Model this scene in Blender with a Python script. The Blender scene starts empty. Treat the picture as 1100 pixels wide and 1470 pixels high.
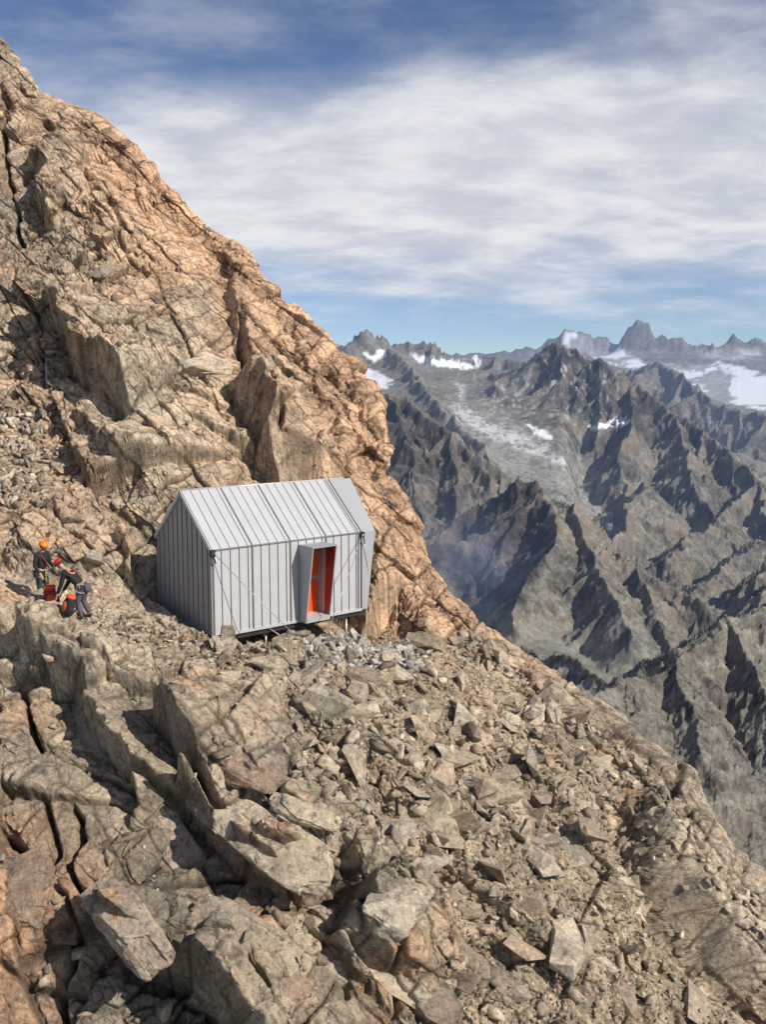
import bpy, bmesh, math, random
import numpy as np
from mathutils import Vector, Matrix, Euler
S = bpy.context.scene
C = S.collection
f32 = np.float32
RES = 1.2        # terrain sampling step
# ------------------------------------------------------------------ camera
F, HZ = 1400.0, 550.0
PIT = math.atan((735 - HZ) / F)
cp, sp = math.cos(PIT), math.sin(PIT)
cam = bpy.data.cameras.new("camera"); camo = bpy.data.objects.new("camera", cam); C.objects.link(camo)
cam.sensor_fit = 'VERTICAL'; cam.sensor_height = 36.0; cam.lens = 36.0 * F / 1470
cam.clip_start = 0.1; cam.clip_end = 60000
camo.rotation_euler = (math.pi/2 - PIT, 0, 0)
S.camera = camo

def U(px, py, d):
    """world point at horizontal distance-like depth d seen towards (px,py); array friendly"""
    x = (np.asarray(px, float) - 550) / F; z = -(np.asarray(py, float) - 735) / F
    d = np.asarray(d, float)
    return np.stack([x*d, (cp + z*sp)*d, (-sp + z*cp)*d], -1)

# ------------------------------------------------------------------ noise
def hsh(ix, iy, iz, seed):
    h = (ix.astype(np.uint32) * np.uint32(374761393)) ^ (iy.astype(np.uint32) * np.uint32(668265263)) ^ (iz.astype(np.uint32) * np.uint32(2246822519)) ^ np.uint32((seed * 3266489917) & 0xffffffff)
    h ^= h >> np.uint32(15); h *= np.uint32(2654435761)
    h ^= h >> np.uint32(13); h *= np.uint32(1274126177)
    h ^= h >> np.uint32(16)
    return (h & np.uint32(0xffffff)).astype(f32) / f32(16777215)

def chunked(fn):
    def w(p, *a, **k):
        n = len(p); out = []
        for i in range(0, n, 60000): out.append(fn(p[i:i+60000], *a, **k))
        if isinstance(out[0], tuple): return tuple(np.concatenate([o[j] for o in out]) for j in range(len(out[0])))
        return np.concatenate(out)
    return w

def _vn(p, seed):
    i = np.floor(p).astype(np.int32); f = (p - i).astype(f32); f = f*f*(3-2*f)
    x, y, z = i[:,0], i[:,1], i[:,2]; r = 0
    for dx in (0,1):
        wx = f[:,0] if dx else 1-f[:,0]
        for dy in (0,1):
            wy = f[:,1] if dy else 1-f[:,1]
            for dz in (0,1):
                wz = f[:,2] if dz else 1-f[:,2]
                r = r + wx*wy*wz*hsh(x+dx, y+dy, z+dz, seed)
    return r*2-1
@chunked
def fbm(p, octv=4, seed=0, gain=.5):
    r = 0; a = 1.0
    for o in range(octv):
        r = r + a*_vn(p*(2.03**o)+o*17.3, seed+o*7); a *= gain
    return r
@chunked
def ridged(p, octv=4, seed=0, gain=.5):
    r = 0; a = 1.0
    for o in range(octv):
        r = r + a*(1-2*np.abs(_vn(p*(2.03**o)+o*11.7, seed+o*5))); a *= gain
    return r
@chunked
def cells(p, seed=0, jit=.8):
    """Voronoi blocks: tilted facet value, random per cell, distance to crack"""
    b = np.floor(p - .5).astype(np.int32)
    F1 = np.full(len(p), 9, f32); F2 = F1.copy(); best = np.zeros((len(p),3), np.int32); bc = np.zeros((len(p),3), f32)
    for dx in (0,1):
        for dy in (0,1):
            for dz in (0,1):
                c = b + np.array([dx,dy,dz], np.int32)
                q = np.stack([hsh(c[:,0],c[:,1],c[:,2],seed+k) for k in (1,2,3)],1)
                q = c + .5 + (q-.5)*jit
                d = np.sqrt(((p-q)**2).sum(1)).astype(f32)
                m = d < F1
                F2 = np.where(m, F1, np.minimum(F2, d)); F1 = np.where(m, d, F1)
                best[m] = c[m]; bc[m] = q[m]
    h = hsh(best[:,0],best[:,1],best[:,2],seed+11)
    g = np.stack([hsh(best[:,0],best[:,1],best[:,2],seed+k) for k in (12,13,14)],1)-.5
    tilt = (g*(p-bc)).sum(1)*2
    return (h-.5).astype(f32), tilt.astype(f32), (F2-F1).astype(f32), h.astype(f32)
@chunked
def joints(p, E, seed=0):
    """straight-sided rock blocks bounded by three joint sets, staggered like irregular masonry"""
    c = p @ np.asarray(E, f32).T
    def lay(v, sd, *k):
        h0 = hsh(k[0], k[1], np.zeros_like(k[0]), sd) if k else 0
        v = v + h0*1.0
        i = np.floor(v).astype(np.int32); z_ = np.zeros_like(i)
        kk = (k[0]*7+k[1]*3) if k else z_
        lo = i + .6*(hsh(i, kk, z_, sd+1)-.5); hi = i+1 + .6*(hsh(i+1, kk, z_, sd+1)-.5)
        below = v < lo; above = v > hi
        j = i - below + above
        a_ = np.where(below, i-1 + .6*(hsh(i-1, kk, z_, sd+1)-.5), np.where(above, hi, lo)); b_ = np.where(below, lo, np.where(above, i+2 + .6*(hsh(i+2, kk, z_, sd+1)-.5), hi))
        return j, np.minimum(v-a_, b_-v).astype(f32), (v-.5*(a_+b_)).astype(f32)
    i, d1, u1 = lay(c[:,0], seed)
    z0_ = np.zeros_like(i)
    j, d2_, u2 = lay(c[:,1], seed+20, i, z0_)
    k, d3_, u3 = lay(c[:,2], seed+40, i, j)
    cid = k*31+j*17
    h = hsh(i, j, k, seed+60); g = [hsh(i, j, k, seed+61+q)-.5 for q in range(3)]
    tilt = (g[0]*u1+g[1]*u2)*1.6
    on = hsh(i, j, k, seed+70)
    return (h-.5).astype(f32), tilt.astype(f32), (np.minimum(np.minimum(d1, d2_), d3_)*(1+3*(on < .35))).astype(f32), h.astype(f32)
def ss(a, b, x):
    t = np.clip((x-a)/(b-a), 0, 1); return t*t*(3-2*t)

def polydist(px, py, poly, closed=False):
    """signed distance (positive on the up/right side of a line drawn downwards), and parameter along"""
    P = list(poly) + ([poly[0]] if closed else [])
    best = np.full(px.shape, 1e9, f32); sg = np.ones(px.shape, f32); tt = np.zeros(px.shape, f32)
    n = len(P)-1
    for k in range(n):
        (x0,y0),(x1,y1) = P[k],P[k+1]
        dx, dy = x1-x0, y1-y0; L2 = dx*dx+dy*dy
        t = np.clip(((px-x0)*dx+(py-y0)*dy)/L2, 0, 1)
        d = np.hypot(px-x0-t*dx, py-y0-t*dy)
        m = d < best
        best = np.where(m, d, best); sg = np.where(m, -np.sign(dx*(py-y0)-dy*(px-x0)), sg); tt = np.where(m, (k+t)/n, tt)
    return best, sg, tt
def inpoly(px, py, poly):
    ins = np.zeros(px.shape, bool); n = len(poly)
    for k in range(n):
        x0,y0 = poly[k]; x1,y1 = poly[(k+1)%n]
        if y0 == y1: continue
        c = ((y0 > py) != (y1 > py)) & (px < (x1-x0)*(py-y0)/(y1-y0)+x0)
        ins ^= c
    return ins
def pmask(px, py, poly, soft):
    d,_,_ = polydist(px, py, poly, True)
    return ss(-soft, soft, np.where(inpoly(px, py, poly), d, -d))

# ------------------------------------------------------------------ object helpers
def link(o, parent=None):
    C.objects.link(o)
    if parent is not None: o.parent = parent
    return o
def tag(o, label=None, cat=None, group=None, kind=None):
    if label: o['label'] = label
    if cat: o['category'] = cat
    if group: o['group'] = group
    if kind: o['kind'] = kind
    return o
def empty(name, loc, rz=0):
    o = bpy.data.objects.new(name, None); o.location = loc; o.rotation_euler = (0,0,rz); o.empty_display_size = .2
    return link(o)
def grid_mesh(name, P, ni, nj, cols=None, smooth=True, mat=None):
    """P (ni*nj,3) row-major grid"""
    idx = np.arange(ni*nj, dtype=np.int32).reshape(ni, nj)
    q = np.stack([idx[:-1,:-1], idx[1:,:-1], idx[1:,1:], idx[:-1,1:]], -1).reshape(-1,4)
    me = bpy.data.meshes.new(name)
    me.vertices.add(len(P)); me.vertices.foreach_set('co', P.astype(f32).ravel())
    me.loops.add(q.size); me.loops.foreach_set('vertex_index', q.ravel())
    me.polygons.add(len(q)); me.polygons.foreach_set('loop_start', np.arange(0, q.size, 4, dtype=np.int32))
    me.polygons.foreach_set('use_smooth', np.full(len(q), smooth))
    me.update(calc_edges=True)
    if cols is not None:
        for nm, c in cols.items():
            if c.ndim == 1:
                a = me.attributes.new(nm, 'FLOAT', 'POINT'); a.data.foreach_set('value', c.astype(f32))
            else:
                a = me.attributes.new(nm, 'FLOAT_COLOR', 'POINT')
                a.data.foreach_set('color', np.concatenate([c, np.ones((len(c),1))],1).astype(f32).ravel())
    if mat: me.materials.append(mat)
    return link(bpy.data.objects.new(name, me))
def obj(name, bm, mat, parent=None, smooth=False):
    me = bpy.data.meshes.new(name)
    bmesh.ops.recalc_face_normals(bm, faces=bm.faces)
    bm.to_mesh(me); bm.free()
    if smooth:
        for p in me.polygons: p.use_smooth = True
    for m in (mat if isinstance(mat, (list,tuple)) else [mat]): me.materials.append(m)
    return link(bpy.data.objects.new(name, me), parent)
def hexa(bm, v8, mi=0):
    """8 points: bottom 4 (ccw), top 4"""
    v = [bm.verts.new(p) for p in v8]
    for f in ((3,2,1,0),(4,5,6,7),(0,1,5,4),(1,2,6,5),(2,3,7,6),(3,0,4,7)):
        fc = bm.faces.new([v[i] for i in f]); fc.material_index = mi
def box(bm, x0,x1,y0,y1,z0,z1, mi=0):
    hexa(bm, [(x0,y0,z0),(x1,y0,z0),(x1,y1,z0),(x0,y1,z0),(x0,y0,z1),(x1,y0,z1),(x1,y1,z1),(x0,y1,z1)], mi)
def tube(bm, pts, r, n=8, mi=0):
    pts = [Vector(p) for p in pts]; rings = []
    rr = r if isinstance(r,(list,tuple)) else [r]*len(pts)
    for i,p in enumerate(pts):
        d = (pts[min(i+1,len(pts)-1)]-pts[max(i-1,0)]).normalized()
        a = d.cross(Vector((0,0,1)) if abs(d.z)<.9 else Vector((1,0,0))).normalized(); b = d.cross(a)
        rings.append([bm.verts.new(p + (a*math.cos(2*math.pi*k/n)+b*math.sin(2*math.pi*k/n))*rr[i]) for k in range(n)])
    for i in range(len(rings)-1):
        for k in range(n):
            f = bm.faces.new((rings[i][k],rings[i][(k+1)%n],rings[i+1][(k+1)%n],rings[i+1][k])); f.material_index = mi; f.smooth = True
    for R in (rings[0][::-1], rings[-1]):
        f = bm.faces.new(R); f.material_index = mi
# ------------------------------------------------------------------ materials
class NT:
    def __init__(s, name):
        s.m = bpy.data.materials.new(name); s.m.use_nodes = True; s.t = s.m.node_tree
        s.b = s.t.nodes['Principled BSDF']
    def n(s, typ, **k):
        nd = s.t.nodes.new(typ)
        for a,v in k.items():
            if a.startswith('i_'): nd.inputs[a[2:].replace('_',' ')].default_value = v
            else: setattr(nd, a, v)
        return nd
    def l(s, a, b): s.t.links.new(a, b)
    def mix(s, a, b, fac, mode='MIX'):
        m = s.t.nodes.new('ShaderNodeMix'); m.data_type = 'RGBA'; m.blend_type = mode
        for i,v in ((0,fac),(6,a),(7,b)):
            if hasattr(v,'links') or hasattr(v,'is_linked'): s.l(v, m.inputs[i])
            else: m.inputs[i].default_value = v if i==0 else (*v[:3],1)
        return m.outputs[2]
    def ramp(s, v, stops):
        r = s.t.nodes.new('ShaderNodeValToRGB'); s.l(v, r.inputs[0]); e = r.color_ramp.elements
        while len(e) < len(stops): e.new(.5)
        for el,(p,c) in zip(e, stops):
            el.position = p; el.color = (*c,1) if hasattr(c,'__len__') else (c,c,c,1)
        return r.outputs[0]
    def noise(s, vec, sc, det=6, rough=.6, dist=0):
        nd = s.n('ShaderNodeTexNoise'); nd.inputs['Scale'].default_value = sc; nd.inputs['Detail'].default_value = det
        nd.inputs['Roughness'].default_value = rough; nd.inputs['Distortion'].default_value = dist
        if vec is not None: s.l(vec, nd.inputs['Vector'])
        return nd.outputs[0]
    def bump(s, h, strg, dist, prev=None):
        b = s.n('ShaderNodeBump'); b.inputs['Strength'].default_value = strg; b.inputs['Distance'].default_value = dist
        s.l(h, b.inputs['Height'])
        if prev is not None: s.l(prev, b.inputs['Normal'])
        return b.outputs[0]

def rock_material(name, attr='rock_colour', flat=None, gain=1.34, lichen=True):
    k = NT(name)
    pos = k.n('ShaderNodeNewGeometry').outputs['Position']
    if attr: 
        a = k.n('ShaderNodeAttribute', attribute_name=attr).outputs['Color']
    else:
        rnd = k.n('ShaderNodeObjectInfo').outputs['Random']
        a = k.ramp(rnd, flat)
    n1 = k.noise(pos, 1.3, 8, .65); n2 = k.noise(pos, 9, 8, .7); n3 = k.noise(pos, 40, 4, .7)
    c = k.mix(a, k.ramp(n1, [(.3,(.55,.53,.5)),(.5,(1,1,1)),(.7,(1.25,1.2,1.12))]), .8, 'MULTIPLY')
    c = k.mix(c, k.ramp(n2, [(.30,(.34,.33,.32)),(.45,(.9,.89,.88)),(.58,(1.15,1.13,1.1)),(.70,(1.6,1.55,1.46))]), .9, 'MULTIPLY')
    c = k.mix(c, k.ramp(n3, [(.33,(.6,.6,.6)),(.55,(1.08,1.08,1.08))]), .6, 'MULTIPLY')
    # dark mineral / lichen spots
    n4 = k.noise(pos, 3.1, 10, .75, .4)
    c = k.mix(c, (.085,.08,.07), k.ramp(n4, [(.53,0.),(.63,.78)]))
    if lichen:
        n5 = k.noise(pos, 2.3, 9, .7, .2)
        c = k.mix(c, (.24,.24,.10), k.ramp(n5, [(.62,0.),(.70,.35)]))
        n6 = k.noise(pos, .9, 9, .65, .3)
        c = k.mix(c, (.42,.17,.04), k.ramp(n6, [(.685,0.),(.72,.8)]))
    c = k.mix(c, (gain*1.02,gain*1.0,gain*1.0), 1., 'MULTIPLY')
    k.l(c, k.b.inputs['Base Color'])
    k.b.inputs['Roughness'].default_value = .92; k.b.inputs['Specular IOR Level'].default_value = .25
    v = k.n('ShaderNodeTexVoronoi', feature='DISTANCE_TO_EDGE'); v.inputs['Scale'].default_value = 2.6
    wp = k.n('ShaderNodeVectorMath', operation='ADD'); nn = k.n('ShaderNodeTexNoise'); nn.inputs['Scale'].default_value = 1.8; nn.inputs['Detail'].default_value = 5
    k.l(pos, nn.inputs['Vector']); k.l(pos, wp.inputs[0]); k.l(nn.outputs['Color'], wp.inputs[1]); k.l(wp.outputs[0], v.inputs['Vector'])
    b = k.bump(k.ramp(v.outputs['Distance'], [(0,0.),(.035,1.)]), .5, .05)
    b = k.bump(k.noise(pos, 6, 10, .72), .95, .11, b)
    b = k.bump(k.noise(pos, 30, 6, .75), .9, .04, b)
    k.l(b, k.b.inputs['Normal'])
    return k.m
def plain(name, col, rough=.6, metal=0, bump=None, var=.15, sc=6):
    k = NT(name); pos = k.n('ShaderNodeTexCoord').outputs['Object']
    n = k.noise(pos, sc, 6, .6)
    c = k.mix([v*(1-var) for v in col], [min(1,v*(1+var)) for v in col], n)
    k.l(c, k.b.inputs['Base Color']); k.b.inputs['Roughness'].default_value = rough; k.b.inputs['Metallic'].default_value = metal
    if bump: k.l(k.bump(k.noise(pos, bump[0], 5), bump[1], bump[2]), k.b.inputs['Normal'])
    return k.m
M_ROCK = rock_material('mountain_rock')
STONE_COLS = [(0,(.36,.30,.22)),(.2,(.50,.43,.33)),(.4,(.29,.24,.185)),(.6,(.47,.37,.28)),(.8,(.40,.365,.295)),(1,(.55,.48,.38))]
M_STONE = rock_material('loose_stone', None, STONE_COLS)
M_PALE = rock_material('pale_stone', None, [(0,(.44,.43,.40)),(.5,(.56,.55,.51)),(1,(.47,.45,.39))], lichen=False)

# ------------------------------------------------------------------ hut frame
YAW, HX, HY, HZZ, HL, HW, HR = 0.6916, -4.582, 25.715, -6.790, 5.101, 3.33, 1.47
HH = 2.35
hc, hs = math.cos(YAW), math.sin(YAW)
def hut_local(P):
    x, y = P[...,0]-HX, P[...,1]-HY
    return hc*x+hs*y, -hs*x+hc*y, P[...,2]-HZZ

# ------------------------------------------------------------------ near mountain
SIL = [(-330,-300),(-200,-150),(-100,-60),(-40,0),(0,55),(30,78),(60,110),(98,150),(150,163),(190,190),(235,240),(280,300),(330,345),(370,385),(400,420),(440,460),(470,498),(512,545),(548,590),(556,640),(580,690),(610,745),(640,810),(680,870),(715,903),(752,930),(790,978),(828,1010),(860,1058),(903,1109),(952,1163),(990,1207),(1045,1262),(1100,1290),(1180,1350),(1330,1500),(1470,1650)]
DP = [(-200,-150,50),(-200,0,46),(-200,150,42.5),(-200,300,39),(-200,500,35),(-200,650,31.5),(-200,800,28.6),(-200,900,26.5),(-200,1000,24),(-200,1150,21),(-200,1300,19),(-200,1470,17.3),(-200,1640,16),
 (0,100,43),(0,250,40),(100,200,42),(100,300,39),(0,400,37),(100,450,36),(100,600,32.5),(0,600,33),(100,700,30.3),(100,800,28.8),(60,860,27.6),(120,890,27.0),(180,860,28.2),(100,930,25.2),(100,1000,23.2),(100,1150,20.6),(100,1300,18.9),(100,1470,17.2),(100,1640,15.9),
 (220,866,27.9),(265,905,26.6),(240,930,25.6),(240,780,29.8),
 (280,330,43),(200,250,43),(300,420,38.5),(300,520,35.5),(300,620,33),(300,700,31),(300,770,30.2),(300,860,29),(300,918,26.2),(330,925,25.9),
 (300,1000,23.2),(300,1100,21.2),(300,1250,19.4),(300,1380,18.1),(300,1500,17.2),(300,1640,16),
 (410,700,31.8),(410,800,30.8),(410,860,29.5),(410,912,27.2),(410,960,25.3),(410,500,37.5),(410,600,34.6),
 (450,560,36.5),(500,620,35),(540,640,35.5),(520,700,33.2),(560,760,32.3),(540,820,31.0),(540,870,29.8),(505,915,27.8),(560,920,28.2),(520,960,26.3),
 (440,1000,24.0),(440,1100,21.8),(440,1250,19.7),(440,1380,18.5),(440,1500,17.6),(440,1640,16.4),
 (600,780,33),(620,850,31.6),(640,900,30.2),(640,960,27.6),(640,1050,24.6),(640,1150,22.6),(640,1300,20.4),(640,1470,18.5),(640,1640,17),
 (700,930,30),(760,1000,28.5),(760,1100,25.4),(800,1200,23.3),(800,1330,21.4),(800,1470,19.7),(800,1640,18),
 (850,1080,27),(900,1160,26),(950,1250,24.6),(950,1350,23),(950,1470,21),(950,1640,19),
 (1050,1290,26),(1100,1350,25),(1100,1470,23),(1100,1640,20.5),(1300,1550,25),(1300,1640,23),(1450,1660,24)]
def tps_fit(X, v):
    n = len(X); D = np.hypot(X[:,None,0]-X[None,:,0], X[:,None,1]-X[None,:,1])/300
    K = np.where(D > 0, D*D*np.log(np.maximum(D,1e-9)), 0) + np.eye(n)*.004
    Pm = np.concatenate([np.ones((n,1)), X/300], 1)
    A = np.block([[K,Pm],[Pm.T,np.zeros((3,3))]])
    return np.linalg.solve(A, np.concatenate([v, np.zeros(3)]))
_X = np.array([d[:2] for d in DP], float); _w = tps_fit(_X, np.array([d[2] for d in DP], float))
def base_depth(px, py):
    out = np.empty(px.shape); P = px.ravel(); Q = py.ravel(); o = out.ravel(); n = len(_X)
    for i in range(0, len(P), 40000):
        a, b = P[i:i+40000], Q[i:i+40000]
        r2 = ((a[:,None]-_X[None,:,0])**2+(b[:,None]-_X[None,:,1])**2)/90000
        o[i:i+40000] = (.5*r2*np.log(np.maximum(r2,1e-12)))@_w[:n] + _w[n] + a/300*_w[n+1] + b/300*_w[n+2]
    return o.reshape(px.shape)
sil = np.array(SIL, float)
rows = np.arange(-160, 1640, RES); NI = len(rows)
NF = int(1250/RES); NWp = 34; NB = 60
xs = np.interp(rows, sil[:,1], sil[:,0])
# smooth the outline tangent for the rounded wrap
RW = .7
u = np.linspace(0, 1, NF)
X0 = np.minimum(-230, xs-260)
d_edge = base_depth(xs, rows)
mpx = RW*F/d_edge
sx = np.gradient(xs, rows); sx = np.convolve(np.pad(sx, 40, mode='edge'), np.ones(81)/81, 'valid')
nx = 1/np.sqrt(1+sx*sx); nz = sx/np.sqrt(1+sx*sx)      # outward in picture plane (right, up)
xe = xs - mpx/nx*(1.25-.75*ss(900,1010,rows)) + 26*ss(1000,1060,rows)*(1-ss(1150,1260,rows))
PX = X0[:,None] + (xe-X0)[:,None]*u[None,:]; PY = np.repeat(rows[:,None], NF, 1)
DD = base_depth(PX, PY)
Pf = U(PX, PY, DD)                                   # front sheet
e = Pf[:,-1]; out = np.stack([nx, np.zeros(NI), nz], 1); fw = e/np.linalg.norm(e,axis=1)[:,None]
th = np.linspace(0, math.pi/2, NWp+1)[1:]
W1 = e[:,None] + out[:,None]*(RW*np.sin(th))[None,:,None] + fw[:,None]*(RW*1.3*(1-np.cos(th)))[None,:,None]
tb = (np.linspace(0,1,NB+1)[1:]**1.6)*16
W2 = W1[:,-1:] + fw[:,None]*tb[None,:,None] + out[:,None]*(-.25*tb)[None,:,None] + np.array([0,0,-.6])*tb[None,:,None]
P3 = np.concatenate([Pf, W1, W2], 1); NJ = P3.shape[1]
ext = xe[:,None] + np.linspace(1, 60, NWp+NB)[None,:]*mpx.mean()/30
PXX = np.concatenate([PX, ext], 1); PYY = np.repeat(rows[:,None], NJ, 1)
gi = np.gradient(P3, axis=0); gj = np.gradient(P3, axis=1)
N3 = np.cross(gi, gj); N3 /= np.linalg.norm(N3,axis=2)[:,:,None]+1e-9
if N3[NI//2, NF//2].dot(P3[NI//2, NF//2]) > 0: N3 = -N3
# smooth normals
def boxblur(A, k):
    for ax in (0,1):
        A = np.moveaxis(A, ax, 0); c = np.cumsum(np.concatenate([np.repeat(A[:1],k+1,0),A,np.repeat(A[-1:],k,0)]),0)
        A = (c[2*k+1:]-c[:-2*k-1])/(2*k+1); A = np.moveaxis(A, 0, ax)
    return A
N3 = boxblur(N3, 12); N3 /= np.linalg.norm(N3,axis=2)[:,:,None]+1e-9
P = P3.reshape(-1,3); N = N3.reshape(-1,3); qx = PXX.ravel().astype(f32); qy = PYY.ravel().astype(f32)
Pw = P.astype(f32)
# warp picture-side masks with noise so their borders are ragged
wn3 = fbm(Pw*2.1, 4, 15); wn = fbm(Pw*.55, 4, 3); wn2 = fbm(Pw*.55+50, 4, 9)
mx, my = qx + wn*22, qy + wn2*22
scree = pmask(mx, my, [(300,925),(420,915),(590,895),(700,915),(800,1000),(880,1110),(900,1200),(985,1370),(1100,1480),(1150,1700),(620,1700),(600,1480),(640,1330),(600,1240),(500,1190),(430,1120),(400,1010),(310,985)], 30)
terr = pmask(mx, my, [(-20,830),(60,840),(150,845),(225,850),(330,915),(300,960),(200,955),(100,905),(0,885)], 22)
slab = pmask(mx, my, [(-250,1060),(180,1000),(330,1080),(450,1160),(560,1250),(620,1400),(640,1650),(-260,1650)], 50)
rib = pmask(mx, my, [(860,1060),(905,1109),(952,1163),(1045,1262),(1110,1300),(1400,1560),(1300,1640),(1120,1440),(1010,1350),(950,1250),(905,1150)], 14)
wall = 1-np.maximum(np.maximum(scree, terr), slab)
# --- joints: rotated, stretched frame
ax1 = np.array([.60,-.10,-.79]); ax1 /= np.linalg.norm(ax1)
ax2 = np.array([.5,-.75,.3]); ax2 -= ax1*ax2.dot(ax1); ax2 /= np.linalg.norm(ax2); ax3 = np.cross(ax1, ax2)
RM = np.stack([ax1/1.75, ax2, ax3],0).astype(f32)
wv = np.stack([fbm(Pw*.35+s_, 3, 21) for s_ in (0,31,67)],1)*.55
wv2 = np.stack([fbm(Pw*1.9+s_, 3, 22) for s_ in (0,31,67)],1)*.10
disp = np.zeros(len(P), f32)
colr = np.zeros(len(P), f32); crackm = np.zeros(len(P), f32)
big = wall*.9+slab*1.0+terr*.15+scree*.22
def unit(*v): v = np.array(v, float); return v/np.linalg.norm(v)
FA = np.stack([unit(.87,.15,.5)*1.0, unit(-.45,.5,.75)*.55, unit(.2,-.85,.5)*.9])
FB = np.stack([unit(.92,-.2,-.35)*.8, unit(.25,.4,.9)*1.0, unit(-.1,-.9,.4)*.9])
FC = np.stack([unit(.7,.2,.7)*1.0, unit(-.75,.3,.6)*.7, unit(.3,-.8,.45)*.9])
def blocks(Q, levels):
    global colr, crackm
    r = np.zeros(len(Q), f32)
    for (s_, a, b, c_, sd, wmask, wamp, fr) in levels:
        Qw = Q + wv*wamp + wv2*(s_ < 2.4)*.5
        if fr is None: h, t, cr, rid = cells(((Qw@RM.T)/s_).astype(f32), sd); t = t*.8
        else: h, t, cr, rid = joints((Qw/s_).astype(f32), fr, sd)
        vary = np.clip(.85+.9*chunked(_vn)((Q/(s_*3.1)+sd).astype(f32), sd), .2, 1.8)
        cw = .05/s_ + .012
        r += (s_*wmask*vary*(a*h + b*t) - min(.16, c_*s_)*wmask*(1-ss(0, cw, cr))).astype(f32)
        if s_ > .4: colr += (rid-.5)*(.20 if s_ > .9 else .24)
        crackm = np.maximum(crackm, (1-ss(0,cw*.8,cr))*wmask*(s_ > .4)*.9)
    return r
disp += blocks(Pw, [(4.4,.13,.21,.05,101,big,.35,FA),(2.1,.17,.28,.08,203,big*.95+.04,.25,FB)])
disp += fbm(Pw*.22, 3, 5)*.34*big
# --- authored joints, ledges and gullies
def sub(poly, pad):
    a = np.array(poly); return np.where((qx > a[:,0].min()-pad)&(qx < a[:,0].max()+pad)&(qy > a[:,1].min()-pad)&(qy < a[:,1].max()+pad))[0]
def step(poly, A, dec, low=.3, w0=4, hollow=60):
    i = sub(poly, max(dec,hollow)*2.4)
    d, sg, t = polydist(qx[i]+wn[i]*12+wn3[i]*9, qy[i]+wn2[i]*12-wn3[i]*5, poly)
    A = A*.64; s = d*sg; en = ss(0,.16,t)*(1-ss(.84,1,t))
    up = ss(-w0, w0, s)*np.exp(-np.maximum(s,0)/dec); lo = (1-ss(-w0,w0,s))*np.exp(-np.maximum(-s,0)/hollow)
    disp[i] += (A*en*(up - low*lo)).astype(f32)
def crack(poly, wd, A):
    i = sub(poly, wd*5)
    d, sg, t = polydist(qx[i]+wn[i]*8+wn3[i]*6, qy[i]+wn2[i]*8+wn3[i]*4, poly)
    en = ss(0,.1,t)*(1-ss(.9,1,t))
    disp[i] -= (A*en*np.exp(-(d/wd)**2)).astype(f32); crackm[i] = np.maximum(crackm[i], np.exp(-(d/wd)**2)*en)
step([(335,540),(362,590),(382,645),(412,705)], 2.6, 75, .7, hollow=35)
step([(300,350),(335,400),(338,450),(352,505),(380,560)], 1.4, 60, .3)
step([(62,405),(72,470),(108,515),(150,560),(200,600)], 2.6, 90, .8, hollow=50)
step([(95,590),(120,610),(155,640),(180,690)], .8, 50, .4)
step([(130,240),(125,290),(160,340),(150,370)], .6, 60, .3)
step([(35,215),(55,250),(62,290),(80,310)], 1.7, 60, .5, hollow=35)
step([(350,300),(395,420),(440,520),(470,600),(500,680)], .7, 70, .2)
step([(430,430),(480,520),(520,600),(535,700)], .6, 50, .2)
step([(-60,905),(0,930),(60,962),(112,1010),(150,1062),(200,1110),(195,1190)], 1.5, 90, .45, hollow=70)
step([(232,1020),(245,1090),(290,1165),(340,1235),(430,1310)], 1.9, 110, .5, hollow=70)
step([(120,1300),(165,1370),(230,1400),(300,1415),(340,1480),(360,1560)], 2.6, 110, .6, hollow=90)
step([(330,1120),(370,1170),(430,1240),(460,1300)], .7, 80, .3)
step([(470,1210),(510,1290),(520,1360),(600,1430)], .8, 90, .3)
step([(600,1240),(700,1300),(790,1380),(860,1470)], .6, 80, .3)
step([(330,985),(420,1040),(520,1110),(640,1210)], .5, 120, .2)
step([(20,380),(35,470),(15,560)], .7, 60, .3)
step([(165,770),(190,800),(182,860)], .7, 50, .6, hollow=30)
step([(745,1090),(800,1150),(860,1240),(915,1330)], .55, 60, .3)
# gully that separates the bright outer rib
i = sub([(820,1060),(1120,1450)], 260)
d, sg, t = polydist(qx[i]+wn[i]*8, qy[i]+wn2[i]*8, [(815,1045),(862,1098),(905,1150),(935,1230),(972,1310),(1035,1375),(1110,1430),(1200,1500)])
s = d*sg
gul = np.zeros(len(P), f32); gul[i] = (ss(-16,20,s)*np.exp(-np.maximum(s,0)/70)*1.25*ss(.05,.35,t) - 1.0*np.exp(-(np.maximum(-s,0)/42)**2)*(1-ss(-16,20,s))*ss(.12,.4,t)).astype(f32)
for pl, w, A in [([(5,120),(7,200),(12,270),(22,340)],3,1.1),([(10,370),(40,440),(50,540)],3,.6),([(345,430),(350,510),(385,580),(402,640)],3.5,.9),
   ([(250,1090),(330,1200),(440,1320),(540,1400),(640,1490)],4.5,1.1),([(95,1150),(120,1180),(100,1260),(125,1300)],4,.9),([(60,1150),(90,1230),(70,1250)],3,.6),
   ([(430,1340),(480,1370),(500,1440)],3,.6),([(330,1110),(400,1190),(440,1260)],3,.6),([(500,1310),(560,1370),(570,1470)],3,.6),([(90,1400),(85,1440),(100,1480)],4,.8),
   ([(230,1440),(250,1380),(330,1370),(380,1440)],3.5,.8),([(540,1240),(600,1300),(640,1380)],3,.5),([(140,330),(230,355),(330,330)],2.5,.4),([(200,550),(250,620),(330,640)],2.5,.4),
   ([(480,560),(500,640),(505,700)],2.5,.5),([(520,560),(530,640),(545,700)],2.5,.4),([(20,960),(40,1040),(60,1100)],4,.9),([(-10,1180),(60,1240),(110,1330),(90,1420)],4,.8)]:
    crack(pl, w*.85, A)
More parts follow.
